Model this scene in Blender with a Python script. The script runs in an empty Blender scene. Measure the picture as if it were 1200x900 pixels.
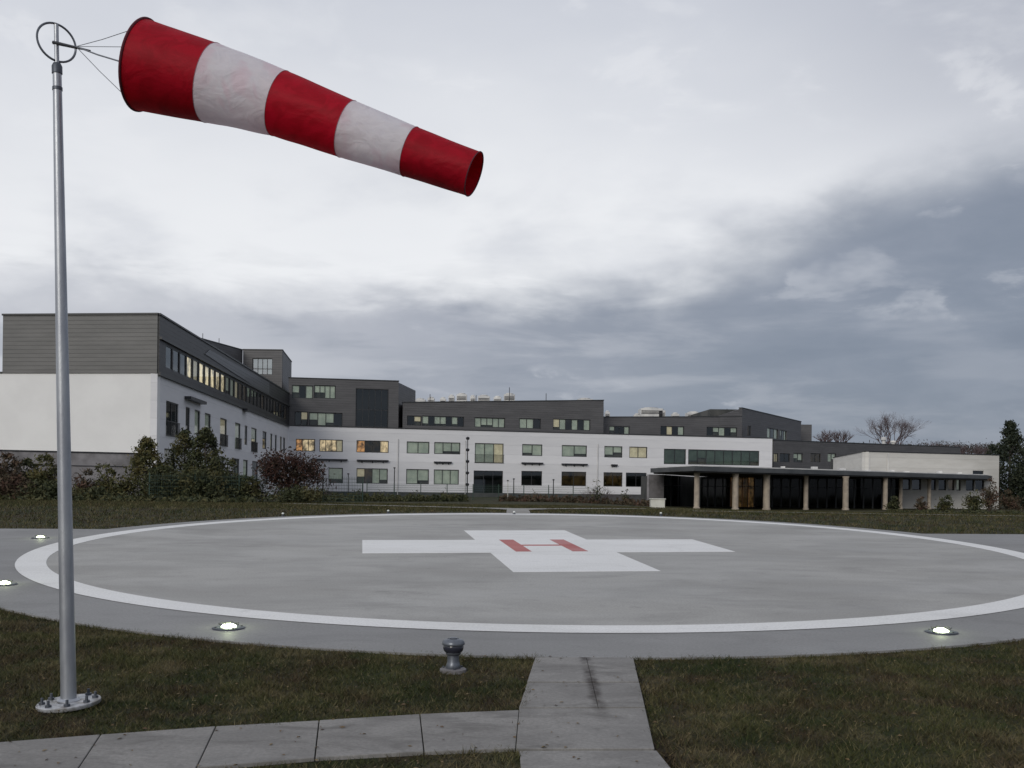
import bpy, bmesh, math, random
import numpy as np
from mathutils import Vector, Matrix
random.seed(7); rng = np.random.default_rng(7)
S = bpy.context.scene; COL = S.collection
R = math.radians; PI = math.pi

# ------------------------------------------------------------------ camera
F = 1180.0            # focal length in photo pixels (photo 1200 wide)
ROLL = 0.0115
CZ = 1.5
HY = 573.0            # eye level in the photo at its middle
cam = bpy.data.cameras.new('camera'); camo = bpy.data.objects.new('camera', cam); COL.objects.link(camo)
cam.sensor_width = 36; cam.lens = 36*F/1200; cam.shift_y = (HY-450)/1200; cam.clip_end = 6000; cam.clip_start = .1
camo.matrix_world = Matrix.Translation((0, 0, CZ)) @ Matrix.Rotation(-ROLL, 4, 'Y') @ Matrix.Rotation(PI/2, 4, 'X')
S.camera = camo

# ------------------------------------------------------------------ exposure
S.view_settings.view_transform = 'Standard'; S.view_settings.look = 'None'
S.view_settings.exposure = 0.13; S.view_settings.gamma = 1.0

# ------------------------------------------------------------------ sky
SUN_EL, SUN_AZ = R(24), R(205)       # azimuth measured clockwise from +Y (view direction)
W = bpy.data.worlds.new('World'); S.world = W; W.use_nodes = True
nt = W.node_tree; nt.nodes.clear()
class NB:
    """tiny node-building helper"""
    def __init__(s, nt): s.nt = nt
    def n(s, t, **k):
        nd = s.nt.nodes.new(t)
        for a, b in k.items():
            if not a.startswith('i_'): setattr(nd, a, b)
        return nd
    def l(s, a, b): s.nt.links.new(a, b)
    def put(s, sock, v):
        if hasattr(v, 'is_output'): s.l(v, sock)
        else: sock.default_value = v
    def m(s, op, a, b=0.0, c=0.0, clamp=False):
        nd = s.n('ShaderNodeMath', operation=op, use_clamp=clamp)
        s.put(nd.inputs[0], a); s.put(nd.inputs[1], b)
        if op in ('MULTIPLY_ADD',): s.put(nd.inputs[2], c)
        return nd.outputs[0]
    def ss(s, v, a, b, o0=0.0, o1=1.0):
        nd = s.n('ShaderNodeMapRange', interpolation_type='SMOOTHSTEP')
        s.put(nd.inputs['Value'], v); s.put(nd.inputs['From Min'], a); s.put(nd.inputs['From Max'], b)
        s.put(nd.inputs['To Min'], o0); s.put(nd.inputs['To Max'], o1)
        return nd.outputs[0]
    def mix(s, f, a, b, bt='MIX'):
        nd = s.n('ShaderNodeMix', data_type='RGBA', blend_type=bt)
        s.put(nd.inputs['Factor'], f)
        s.put(nd.inputs[6], a if hasattr(a, 'is_output') else (*a, 1)); s.put(nd.inputs[7], b if hasattr(b, 'is_output') else (*b, 1))
        return nd.outputs[2]
    def noise(s, vec, scale, detail=4, rough=.55, dist=0.0):
        nd = s.n('ShaderNodeTexNoise'); s.put(nd.inputs['Scale'], scale)
        if vec is not None: s.l(vec, nd.inputs['Vector'])
        nd.inputs['Detail'].default_value = detail; nd.inputs['Roughness'].default_value = rough
        nd.inputs['Distortion'].default_value = dist
        return nd.outputs['Fac']
    def scale(s, vec, sc, loc=(0, 0, 0)):
        nd = s.n('ShaderNodeMapping'); s.l(vec, nd.inputs['Vector'])
        nd.inputs['Scale'].default_value = sc; nd.inputs['Location'].default_value = loc
        return nd.outputs[0]
b = NB(nt)
sky = b.n('ShaderNodeTexSky', sky_type='NISHITA', sun_disc=False, sun_elevation=SUN_EL, sun_rotation=SUN_AZ)
tc = b.n('ShaderNodeTexCoord').outputs['Generated']
sp = b.n('ShaderNodeSeparateXYZ'); b.l(tc, sp.inputs[0])
x, y, z = sp.outputs
az = b.m('ARCTAN2', x, y)
hyp = b.m('SQRT', b.m('ADD', b.m('MULTIPLY', x, x), b.m('MULTIPLY', y, y)))
el = b.m('DIVIDE', z, b.m('MAXIMUM', hyp, .001))
sv = b.scale(tc, (1, 1, 3.2))
n1 = b.noise(b.scale(tc, (1, 1, 2.2)), 4.2, 5, .52, .15); n2 = b.noise(b.scale(tc, (1, 1, 2.4), (3.1, 1.7, .4)), 9.0, 6, .55, .25)
n3 = b.noise(b.scale(tc, (1, 1, 2.4), (8.1, 5.7, 2.4)), 2.2, 4, .5)
# the thin bright upper layer, greyer overhead
up = b.ss(b.m('ADD', el, b.m('MULTIPLY', b.m('SUBTRACT', n3, .5), .30)), .16, .60)
light = b.mix(up, (.80, .81, .83), (.52, .545, .61))
light = b.mix(b.m('MULTIPLY', b.ss(az, .10, .60), b.ss(el, .22, .42)), light, (.40, .42, .48))
light = b.mix(b.m('MULTIPLY', b.ss(n1, .48, .70), b.ss(el, .42, .24, .05, .42)), light, (.42, .445, .51))
light = b.mix(b.ss(n2, .48, .75, 0, .25), light, (.82, .83, .85))
# top edge of the low dark bank, by compass direction; it climbs to the right of the view
fc = b.n('ShaderNodeFloatCurve'); cv = fc.mapping.curves[0]
EDGE = [(-2.6, .20), (-1.2, .21), (-.47, .198), (-.326, .192), (-.225, .190), (-.126, .198), (-.034, .190), (.042, .180), (.135, .196), (.209, .232), (.288, .262), (.356, .300), (.47, .322), (1.0, .34), (1.8, .28), (2.6, .21)]
cv.points[0].location = (0, .4); cv.points[1].location = (1, .4)
for a_, e_ in EDGE: cv.points.new(a_/(2*PI)+.5, e_*2)
fc.mapping.update()
b.put(fc.inputs['Value'], b.m('ADD', b.m('DIVIDE', az, 2*PI), .5))
edge = b.m('MULTIPLY', fc.outputs[0], .5)
wob = b.m('ADD', b.m('MULTIPLY', b.m('SUBTRACT', n1, .5), .11), b.m('MULTIPLY', b.m('SUBTRACT', n2, .5), .07))
d = b.m('SUBTRACT', b.m('ADD', edge, wob), el)
mask = b.ss(d, b.ss(az, .0, .3, -.026, -.045), b.ss(az, .0, .3, .030, .060))
deep = b.ss(b.m('SUBTRACT', az, b.m('MULTIPLY', el, .9)), -.50, .26)
bank = b.mix(deep, (.405, .42, .475), (.185, .218, .280))
bank = b.mix(b.ss(n2, .40, .72, 0, .32), bank, (.32, .345, .41))
bank = b.mix(b.ss(n1, .42, .62, 0, .32), bank, (.18, .21, .27))
cloud = b.mix(b.m('MULTIPLY', mask, b.ss(az, -.45, .0, .74, .96)), light, bank)
n4 = b.noise(b.scale(tc, (1, 1, 5.5), (2.2, 9.1, 1.3)), 6.0, 5, .55, .3)
lay = b.m('MULTIPLY', b.ss(n4, .50, .68), b.ss(az, .45, -.05, .25, .8))
cloud = b.mix(b.m('MULTIPLY', lay, b.ss(el, .25, .15, 0, .55)), cloud, (.50, .515, .56))
cloud = b.mix(b.m('MULTIPLY', b.ss(n4, .48, .34), b.ss(el, .26, .14, 0, .30)), cloud, (.17, .20, .26))
# small gaps of bright light inside the bank
gap = b.m('MULTIPLY', b.ss(n1, .50, .40), b.ss(n2, .56, .64))
cloud = b.mix(b.m('MULTIPLY', gap, .26), cloud, (.74, .75, .78))
ground = b.ss(z, -.02, .0)
cloud = b.mix(ground, (.12, .12, .11), cloud)
cl10 = b.mix(1.0, cloud, (10, 10, 10), 'MULTIPLY')
fin = b.mix(.96, sky.outputs[0], cl10)
bg = b.n('ShaderNodeBackground'); b.l(fin, bg.inputs['Color']); bg.inputs['Strength'].default_value = .1
wo = b.n('ShaderNodeOutputWorld'); b.l(bg.outputs[0], wo.inputs[0])

# ------------------------------------------------------------------ sun (overcast, very soft)
sl = bpy.data.lights.new('sun', 'SUN'); sl.energy = 1.1; sl.angle = R(22); sl.color = (1, .95, .86)
so = bpy.data.objects.new('sun', sl); COL.objects.link(so)
sd = Vector((math.sin(SUN_AZ)*math.cos(SUN_EL), math.cos(SUN_AZ)*math.cos(SUN_EL), math.sin(SUN_EL)))
so.rotation_euler = sd.to_track_quat('Z', 'Y').to_euler(); so.location = (0, -20, 40)

# ================================================================== helpers
def ray(px, py):
    u = (px-600)/F; v = (HY-py)/F; c, s = math.cos(ROLL), math.sin(ROLL)
    return u*c - v*s, u*s + v*c               # X/Y, (Z-CZ)/Y
def at(px, py, Y):
    a, e = ray(px, py); return Vector((a*Y, Y, CZ+e*Y))
TA, TB = -1.016, .0424                          # the pad's gentle rise: z = TA + TB*Y
def plane_pt(px, py):
    a, e = ray(px, py); Y = (TA-CZ)/(e-TB); return a*Y, Y
def pz(Y): return TA+TB*Y
def sm(t): t = min(1, max(0, t)); return t*t*(3-2*t)
def gz(X, Y):
    p = pz(min(Y, 39.0))
    g = .45 - .62*sm((X-2)/20) if X < 60 else -.17
    return p + (g-p)*sm((Y-39)/42) if Y > 39 else p

def tag(o, label=None, cat=None, group=None, kind=None):
    if label: o['label'] = label
    if cat: o['category'] = cat
    if group: o['group'] = group
    if kind: o['kind'] = kind
    return o
def thing(name, label, cat, loc=(0, 0, 0), group=None):
    o = bpy.data.objects.new(name, None); COL.objects.link(o); o.location = loc; o.empty_display_size = .3
    return tag(o, label, cat, group)

class MB:
    def __init__(s): s.v = []; s.f = []
    def poly(s, pts):
        k = len(s.v); s.v += [tuple(p) for p in pts]; s.f.append(tuple(range(k, k+len(pts)))); return s
    def hexa(s, p):      # 8 points: bottom 4 ccw, top 4 ccw
        k = len(s.v); s.v += [tuple(q) for q in p]
        for f in ((3, 2, 1, 0), (4, 5, 6, 7), (0, 1, 5, 4), (1, 2, 6, 5), (2, 3, 7, 6), (3, 0, 4, 7)):
            s.f.append(tuple(k+i for i in f))
        return s
    def box(s, x0, y0, z0, x1, y1, z1):
        return s.hexa([(x0, y0, z0), (x1, y0, z0), (x1, y1, z0), (x0, y1, z0), (x0, y0, z1), (x1, y0, z1), (x1, y1, z1), (x0, y1, z1)])
    def prism(s, pl, z0, z1):
        n = len(pl); z0 = z0 if hasattr(z0, '__len__') else [z0]*n; z1 = z1 if hasattr(z1, '__len__') else [z1]*n
        k = len(s.v)
        s.v += [(p[0], p[1], z0[i]) for i, p in enumerate(pl)] + [(p[0], p[1], z1[i]) for i, p in enumerate(pl)]
        s.f.append(tuple(k+i for i in range(n-1, -1, -1))); s.f.append(tuple(k+n+i for i in range(n)))
        for i in range(n): j = (i+1) % n; s.f.append((k+i, k+j, k+n+j, k+n+i))
        return s
    def tube(s, pts, rad, n=10, cap=True):
        pts = [Vector(p) for p in pts]; rad = rad if hasattr(rad, '__len__') else [rad]*len(pts)
        k = len(s.v); up = None
        for i, p in enumerate(pts):
            t = (pts[min(i+1, len(pts)-1)]-pts[max(i-1, 0)]).normalized()
            if up is None: up = Vector((0, 0, 1)) if abs(t.z) < .9 else Vector((1, 0, 0))
            a = (up - t*up.dot(t)).normalized(); c = t.cross(a); up = a
            for j in range(n):
                q = p + (a*math.cos(2*PI*j/n) + c*math.sin(2*PI*j/n))*rad[i]; s.v.append(tuple(q))
        for i in range(len(pts)-1):
            for j in range(n):
                j2 = (j+1) % n; s.f.append((k+i*n+j, k+i*n+j2, k+(i+1)*n+j2, k+(i+1)*n+j))
        if cap:
            s.f.append(tuple(k+j for j in range(n-1, -1, -1))); e = k+(len(pts)-1)*n; s.f.append(tuple(e+j for j in range(n)))
        return s
    def lathe(s, prof, n=32, c=(0, 0, 0)):
        k = len(s.v)
        for r, z in prof:
            for j in range(n): s.v.append((c[0]+r*math.cos(2*PI*j/n), c[1]+r*math.sin(2*PI*j/n), c[2]+z))
        for i in range(len(prof)-1):
            for j in range(n):
                j2 = (j+1) % n; s.f.append((k+i*n+j, k+i*n+j2, k+(i+1)*n+j2, k+(i+1)*n+j))
        if prof[0][0] > 1e-4: s.f.append(tuple(k+j for j in range(n-1, -1, -1)))
        if prof[-1][0] > 1e-4: e = k+(len(prof)-1)*n; s.f.append(tuple(e+j for j in range(n)))
        return s
    def build(s, name, mat, parent=None, smooth=False, bevel=0, loc=None):
        me = bpy.data.meshes.new(name); me.from_pydata(s.v, [], s.f); me.update()
        bm = bmesh.new(); bm.from_mesh(me); bmesh.ops.recalc_face_normals(bm, faces=bm.faces); bm.to_mesh(me); bm.free()
        o = bpy.data.objects.new(name, me); COL.objects.link(o)
        if mat: me.materials.append(mat)
        if smooth:
            me.polygons.foreach_set('use_smooth', [True]*len(me.polygons))
            me.set_sharp_from_angle(angle=R(40))
        if bevel:
            md = o.modifiers.new('bevel', 'BEVEL'); md.width = bevel; md.segments = 2; md.limit_method = 'ANGLE'
        if parent is not None:
            o.parent = parent
            pw = parent_world(parent); o.location = -pw if loc is None else Vector(loc)
        elif loc is not None: o.location = loc
        return o
def parent_world(p):
    w = Vector(p.location)
    while p.parent is not None: p = p.parent; w += Vector(p.location)
    return w
def np_mesh(name, verts, faces, mat, parent=None):
    """verts (N,3), faces (M,k) arrays"""
    me = bpy.data.meshes.new(name); k = faces.shape[1]; m = len(faces)
    me.vertices.add(len(verts)); me.vertices.foreach_set('co', verts.astype(np.float32).ravel())
    me.loops.add(m*k); me.loops.foreach_set('vertex_index', faces.astype(np.int32).ravel())
    me.polygons.add(m); me.polygons.foreach_set('loop_start', (np.arange(m)*k).astype(np.int32))
    me.update(calc_edges=True)
    me.materials.append(mat); o = bpy.data.objects.new(name, me); COL.objects.link(o)
    if parent is not None: o.parent = parent; o.location = -parent_world(parent)
    return o

# ------------------------------------------------------------------ materials
def mat(name, base, rough=.6, metal=0, spec=.5, var=None, vscale=4, vdetail=5, bump=0, bscale=20, emit=None, estr=0, stretch=(1, 1, 1), trans=None, v2=None, v2scale=.5, v2amt=.5):
    m = bpy.data.materials.new(name); m.use_nodes = True; b = NB(m.node_tree)
    p = m.node_tree.nodes['Principled BSDF']
    p.inputs['Base Color'].default_value = (*base, 1); p.inputs['Roughness'].default_value = rough
    p.inputs['Metallic'].default_value = metal; p.inputs['Specular IOR Level'].default_value = spec
    vec = None
    if var is not None or bump or v2 is not None:
        g = b.n('ShaderNodeNewGeometry').outputs['Position']; vec = b.scale(g, stretch)
    c = None
    if var is not None:
        c = b.mix(b.ss(b.noise(vec, vscale, vdetail, .6), .32, .68), base, var)
    if v2 is not None:
        c = b.mix(b.ss(b.noise(vec, v2scale, 4, .55), .42, .66, 0, v2amt), c if c is not None else base, v2)
    if c is not None: b.l(c, p.inputs['Base Color'])
    if bump:
        bn = b.n('ShaderNodeBump'); bn.inputs['Strength'].default_value = bump; bn.inputs['Distance'].default_value = .02
        b.l(b.noise(vec, bscale, 4, .6), bn.inputs['Height']); b.l(bn.outputs[0], p.inputs['Normal'])
    if emit: p.inputs['Emission Color'].default_value = (*emit, 1); p.inputs['Emission Strength'].default_value = estr
    m['p'] = 1
    return m
def lined(name, base, var, period, gap, rough=.5, metal=0, axis=2, dark=.5, panel=None):
    """cladding of horizontal boards: fine recessed joints too small to build at this distance"""
    m = mat(name, base, rough, metal); b = NB(m.node_tree); p = m.node_tree.nodes['Principled BSDF']
    g = b.n('ShaderNodeNewGeometry').outputs['Position']; sp = b.n('ShaderNodeSeparateXYZ'); b.l(g, sp.inputs[0])
    zz = b.m('DIVIDE', sp.outputs[axis], period); fr = b.m('FRACT', zz); ln = b.m('LESS_THAN', fr, gap)
    wn = b.n('ShaderNodeTexWhiteNoise', noise_dimensions='1D'); b.l(b.m('FLOOR', zz), wn.inputs['W'])
    c = b.mix(b.ss(b.noise(b.scale(g, (.25, .25, 1.2)), 1.5, 5, .6), .3, .7), base, var)
    c = b.mix(b.m('MULTIPLY', wn.outputs['Value'], .35), c, tuple(q*.72 for q in base))
    c = b.mix(b.m('MULTIPLY', ln, dark), c, tuple(q*.3 for q in base))
    b.l(c, p.inputs['Base Color'])
    bn = b.n('ShaderNodeBump'); bn.inputs['Strength'].default_value = .6; bn.inputs['Distance'].default_value = .02
    b.l(b.m('SUBTRACT', 1.0, ln), bn.inputs['Height']); b.l(bn.outputs[0], p.inputs['Normal'])
    return m
M = {}
M['render_white'] = lined('white_rendered_facade', (.80, .80, .82), (.74, .74, .765), 1.2, .012, .75, dark=.25)
M['render_end'] = mat('white_rendered_end_wall', (.82, .82, .815), .8, var=(.765, .765, .76), vscale=.35, bump=.15, bscale=6)
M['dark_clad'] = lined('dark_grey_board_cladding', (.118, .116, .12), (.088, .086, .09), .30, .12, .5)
M['shaded_clad'] = lined('shaded_board_cladding', (.022, .022, .025), (.015, .015, .017), .30, .12, .45)  # boards of the wing's shaded side, the shade put into their colour
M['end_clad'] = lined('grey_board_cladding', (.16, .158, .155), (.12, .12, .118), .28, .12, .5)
M['reflection_clad'] = lined('sky_reflection_cladding', (.085, .088, .096), (.062, .065, .072), .30, .1, .38)  # paler boards: sky reflection on the cladding put into the colour
M['plinth'] = mat('dark_plinth', (.05, .05, .055), .8, var=(.09, .09, .09), vscale=.8)
M['roof'] = mat('grey_roof_membrane', (.10, .10, .10), .9, var=(.15, .15, .15), vscale=.6)
M['core'] = mat('dim_room_interior', (.035, .038, .038), .8, var=(.09, .09, .085), vscale=.35)
M['frame'] = mat('dark_window_frame', (.03, .032, .035), .45)
M['blind_pale'] = mat('glowing_pale_blind', (.42, .47, .43), .8, var=(.24, .29, .27), vscale=.9, emit=(.90, 1, .86), estr=.07)  # faint greenish glow added to brighten the recessed blinds
M['blind_cream'] = mat('cream_curtain', (.60, .55, .42), .8, var=(.40, .35, .26), vscale=1.6, emit=(1, .88, .62), estr=.15)
M['lit'] = mat('lit_room', (.2, .17, .12), .8, var=(.3, .2, .1), vscale=1.2, emit=(1, .78, .5), estr=.42)
M['lit_warm'] = mat('warm_lit_room', (.06, .035, .02), .8, emit=(1, .50, .20), estr=.34)
M['green_room'] = mat('dim_green_room', (.07, .105, .09), .7, var=(.02, .035, .032), vscale=.35, emit=(.5, .9, .8), estr=.008)
M['lit_bright'] = mat('bright_lit_room', (.2, .17, .12), .8, emit=(1, .85, .58), estr=.62)
M['lit_dim'] = mat('dim_lit_room', (.05, .035, .02), .8, emit=(1, .48, .18), estr=.13)
for k in ('lit', 'lit_warm', 'lit_dim', 'lit_bright'):
    m = M[k]; b = NB(m.node_tree); p = m.node_tree.nodes['Principled BSDF']
    g = b.n('ShaderNodeNewGeometry').outputs['Position']
    n = b.noise(b.scale(g, (1, 1, .7)), 1.1 if k != 'lit_warm' else 2.0, 4, .7)
    b.l(b.ss(n, .36, .62, p.inputs['Emission Strength'].default_value*.12, p.inputs['Emission Strength'].default_value*1.5), p.inputs['Emission Strength'])
def glass(name, tint, gl, refl):
    m = bpy.data.materials.new(name); m.use_nodes = True; b = NB(m.node_tree); m.node_tree.nodes.clear()
    t = b.n('ShaderNodeBsdfTransparent'); t.inputs[0].default_value = (*tint, 1)
    g = b.n('ShaderNodeBsdfGlossy'); g.inputs['Roughness'].default_value = gl; g.inputs['Color'].default_value = (.92, .95, .95, 1)
    fr = b.n('ShaderNodeFresnel'); fr.inputs['IOR'].default_value = 1.5
    front = b.m('SUBTRACT', 1.0, b.n('ShaderNodeNewGeometry').outputs['Backfacing'])
    mx = b.n('ShaderNodeMixShader'); b.l(b.m('MULTIPLY', b.m('ADD', fr.outputs[0], refl, clamp=True), front), mx.inputs[0]); b.l(t.outputs[0], mx.inputs[1]); b.l(g.outputs[0], mx.inputs[2])
    o = b.n('ShaderNodeOutputMaterial'); b.l(mx.outputs[0], o.inputs[0]); return m
M['glass'] = glass('window_glass', (.93, .94, .91), .02, .03)
M['glass_dark'] = glass('tinted_glass', (.34, .40, .38), .03, .05)
M['glass_hall'] = glass('hall_glass', (.30, .33, .31), .05, -.02)
M['galv'] = mat('galvanised_steel', (.42, .44, .47), .42, .7, var=(.33, .345, .38), vscale=9, stretch=(1, 1, .25), bump=.08, bscale=60)
M['galv_plate'] = mat('galvanised_base_plate', (.52, .53, .55), .5, .35, var=(.38, .39, .41), vscale=22, v2=(.16, .14, .11), v2scale=9, v2amt=.7, bump=.15, bscale=80)
M['dark_steel'] = mat('dark_steel', (.055, .055, .06), .4, .7)
M['bolt'] = mat('weathered_bolt', (.09, .10, .12), .5, .7)
M['cable'] = mat('steel_cable', (.20, .21, .23), .5, .6)

def cloth(name, c1, c2, wrink=.5, pink=None):
    m = bpy.data.materials.new(name); m.use_nodes = True; b = NB(m.node_tree)
    p = m.node_tree.nodes['Principled BSDF']; p.inputs['Roughness'].default_value = .55
    p.inputs['Specular IOR Level'].default_value = .2
    g = b.n('ShaderNodeNewGeometry').outputs['Position']
    w1 = b.noise(b.scale(g, (2.2, 1.2, 3.4)), 2.2, 4, .55, 1.2)
    c = b.mix(b.ss(w1, .35, .65), c1, c2)
    if pink: c = b.mix(b.ss(b.noise(b.scale(g, (2.2, 1.6, 1.6)), 1.9, 2, .5, .5), .46, .68, 0, .6), c, pink)
    weave = b.noise(b.scale(g, (60, 60, 60)), 4, 2)
    c = b.mix(b.m('MULTIPLY', weave, .12), c, (0, 0, 0))
    b.l(c, p.inputs['Base Color'])
    bn = b.n('ShaderNodeBump'); bn.inputs['Strength'].default_value = wrink; bn.inputs['Distance'].default_value = .04
    b.l(b.noise(b.scale(g, (1.6, 1.2, 2.2)), 2.4, 3, .5, 1.0), bn.inputs['Height']); b.l(bn.outputs[0], p.inputs['Normal'])
    tr = b.n('ShaderNodeBsdfTranslucent'); b.l(c, tr.inputs[0]); b.l(bn.outputs[0], tr.inputs['Normal'])
    mx = b.n('ShaderNodeMixShader'); mx.inputs[0].default_value = .48; b.l(p.outputs[0], mx.inputs[1]); b.l(tr.outputs[0], mx.inputs[2])
    b.l(mx.outputs[0], m.node_tree.nodes['Material Output'].inputs[0]); return m
M['sock_red'] = cloth('red_nylon', (.58, .008, .030), (.47, .006, .022), .30)
M['sock_white'] = cloth('white_nylon', (.95, .94, .98), (.90, .89, .94), .75, pink=(.90, .70, .78))
M['seam'] = mat('seam_binding', (.09, .01, .02), .8)

M['soil'] = None
def grass_mat(name, dark=1.0, blades=False):
    m = bpy.data.materials.new(name); m.use_nodes = True; b = NB(m.node_tree)
    p = m.node_tree.nodes['Principled BSDF']; p.inputs['Roughness'].default_value = .85; p.inputs['Specular IOR Level'].default_value = .15
    g = b.n('ShaderNodeNewGeometry').outputs['Position']; flat = b.scale(g, (1, 1, 0))
    G = [tuple(q*dark*.84 for q in t) for t in ((.030, .040, .014), (.066, .068, .026), (.060, .040, .026), (.165, .135, .075))]
    c = b.mix(b.ss(b.noise(flat, .55, 5, .6), .38, .62), G[0], G[1])
    c = b.mix(b.ss(b.noise(b.scale(g, (1, 1, 0), (9, 4, 0)), 1.1, 8, .72), .42, .64, 0, .85), c, G[2])
    c = b.mix(b.ss(b.noise(b.scale(g, (1, 1, 0), (2, 14, 0)), 1.2, 8, .74), .48, .66, 0, .62), c, G[3])
    if blades:
        oi = b.n('ShaderNodeNewGeometry').outputs['Random Per Island']
        c = b.mix(b.ss(oi, .78, .98, 0, .7), c, (.15*dark, .125*dark, .066*dark))
        c = b.mix(b.ss(oi, .30, .0, 0, .7), c, (.022*dark, .034*dark, .010*dark))
    else:
        c = b.mix(b.ss(b.noise(flat, 24, 4, .7), .35, .65, 0, .6), c, tuple(q*.35 for q in G[0]))
        bn = b.n('ShaderNodeBump'); bn.inputs['Strength'].default_value = .8; bn.inputs['Distance'].default_value = .05
        b.l(b.noise(flat, 14, 5, .7), bn.inputs['Height']); b.l(bn.outputs[0], p.inputs['Normal'])
    b.l(c, p.inputs['Base Color']); return m
M['lawn'] = grass_mat('lawn_turf', 1.0); M['blades'] = grass_mat('grass_blade', 1.25, True)

def concrete(name, c1, c2, c3, rough=.75, streak=1.0, k=1.0):
    m = bpy.data.materials.new(name); m.use_nodes = True; b = NB(m.node_tree)
    p = m.node_tree.nodes['Principled BSDF']
    g = b.n('ShaderNodeNewGeometry').outputs['Position']
    c = b.mix(b.ss(b.noise(b.scale(g, (.7, 1.0, 0)), .42*k, 7, .62, .5), .36, .64), c1, c2)
    c = b.mix(b.ss(b.noise(b.scale(g, (.42, 1.0, 0), (4, 2, 0)), .8*k, 6, .66, .6), .48, .72, 0, .7*streak), c, c3)
    c = b.mix(b.ss(b.noise(b.scale(g, (1, 1, 0)), 26, 4, .75), .3, .7, 0, .42), c, tuple(q*.5 for q in c1))
    c = b.mix(b.ss(b.noise(b.scale(g, (1, 1, 0), (7, 7, 0)), 2.2*k, 6, .72), .54, .72, 0, .35), c, tuple(q*.7 for q in c3))
    b.l(c, p.inputs['Base Color'])
    b.l(b.ss(b.noise(b.scale(g, (.4, .9, 0), (1, 5, 0)), .6, 4, .5), .35, .65, rough-.12, rough+.1), p.inputs['Roughness'])
    bn = b.n('ShaderNodeBump'); bn.inputs['Strength'].default_value = .25; bn.inputs['Distance'].default_value = .006
    b.l(b.noise(b.scale(g, (1, 1, 0)), 55, 4, .7), bn.inputs['Height']); b.l(bn.outputs[0], p.inputs['Normal'])
    return m
M['pad'] = concrete('pad_concrete', (.318, .312, .297), (.405, .398, .380), (.245, .240, .229), .72)
M['margin'] = concrete('pad_margin_concrete', (.235, .234, .232), (.27, .268, .266), (.185, .185, .184), .75)
M['slab'] = concrete('path_slab_concrete', (.205, .198, .190), (.275, .266, .254), (.130, .124, .117), .88, 1.2, 4.0)
m_ = M['slab']; b = NB(m_.node_tree); p_ = m_.node_tree.nodes['Principled BSDF']; src = p_.inputs['Base Color'].links[0].from_socket
g_ = b.n('ShaderNodeNewGeometry').outputs['Position']; s_ = b.n('ShaderNodeSeparateXYZ'); b.l(g_, s_.inputs[0])
off_ = b.m('ADD', b.m('SUBTRACT', s_.outputs[0], b.m('ADD', .885, b.m('MULTIPLY', b.m('SUBTRACT', s_.outputs[1], 11), .012))), b.m('MULTIPLY', b.m('SUBTRACT', b.noise(b.scale(g_, (1, 1, 0)), 3.5, 3), .5), .16))
st_ = b.m('MULTIPLY', b.ss(b.m('ABSOLUTE', off_), .11, .02), b.m('MULTIPLY', b.ss(s_.outputs[1], 9.0, 10.4), b.ss(b.noise(b.scale(g_, (1, 1, 0), (3, 3, 0)), 4, 4, .7), .34, .58, .25, .9)))
b.l(b.mix(st_, src, (.040, .033, .030)), p_.inputs['Base Color'])
M['bed'] = mat('dark_joint_sand', (.028, .025, .022), .95)
M['paint_white'] = concrete('white_marking_paint', (.78, .778, .765), (.82, .818, .81), (.62, .615, .60), .65, .8)
M['paint_red'] = concrete('red_marking_paint', (.42, .10, .095), (.48, .14, .125), (.36, .085, .08), .6, .5)
M['gravel_path'] = concrete('far_path_concrete', (.27, .26, .24), (.32, .31, .29), (.22, .21, .2), .85)
M['lamp_on'] = mat('lit_lens', (.9, .95, .85), .3, emit=(.88, 1, .62), estr=6)
M['lens'] = mat('frosted_lens', (.75, .78, .74), .25)
M['canopy'] = mat('dark_fascia', (.055, .06, .065), .5, var=(.09, .095, .10), vscale=.5)
M['soffit'] = mat('dark_soffit', (.03, .03, .03), .7)
M['column'] = mat('column_concrete', (.44, .375, .30), .8, var=(.31, .265, .215), vscale=2.5)
M['white_box'] = mat('off_white_metal', (.66, .66, .60), .6, var=(.56, .56, .5), vscale=3)
M['hvac'] = mat('roof_plant_metal', (.74, .73, .70), .5, var=(.5, .5, .5), vscale=.5)
M['galv_dark'] = mat('weathered_dark_steel', (.16, .175, .20), .38, .6, var=(.11, .12, .14), vscale=12)
M['bark'] = mat('bark', (.055, .042, .035), .9, var=(.09, .07, .06), vscale=6)
M['twig'] = mat('bare_twigs', (.115, .085, .088), .9)
def leafmat(name, cols):
    m = bpy.data.materials.new(name); m.use_nodes = True; b = NB(m.node_tree)
    p = m.node_tree.nodes['Principled BSDF']; p.inputs['Roughness'].default_value = .7; p.inputs['Specular IOR Level'].default_value = .25
    oi = b.n('ShaderNodeNewGeometry').outputs['Random Per Island']
    g = b.n('ShaderNodeNewGeometry').outputs['Position']
    c = b.mix(b.ss(oi, .1, .9), cols[0], cols[1]); c = b.mix(b.ss(b.noise(g, 1.1, 3, .6), .46, .66, 0, .85), c, cols[2])
    b.l(c, p.inputs['Base Color']); return m
M['leaf_dark'] = leafmat('dark_evergreen_leaf', ((.026, .034, .016), (.060, .066, .028), (.095, .085, .034)))
M['leaf_olive'] = leafmat('olive_leaf', ((.045, .052, .020), (.095, .09, .034), (.14, .11, .04)))
M['leaf_red'] = leafmat('red_autumn_leaf', ((.036, .020, .017), (.066, .030, .022), (.030, .028, .016)))
M['leaf_brown'] = leafmat('brown_hedge_leaf', ((.042, .038, .022), (.085, .064, .038), (.11, .06, .045)))
M['leaf_fir'] = leafmat('fir_needles', ((.018, .026, .018), (.035, .045, .026), (.05, .055, .03)))
M['fence_green'] = mat('green_wire', (.035, .065, .05), .6)
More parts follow.
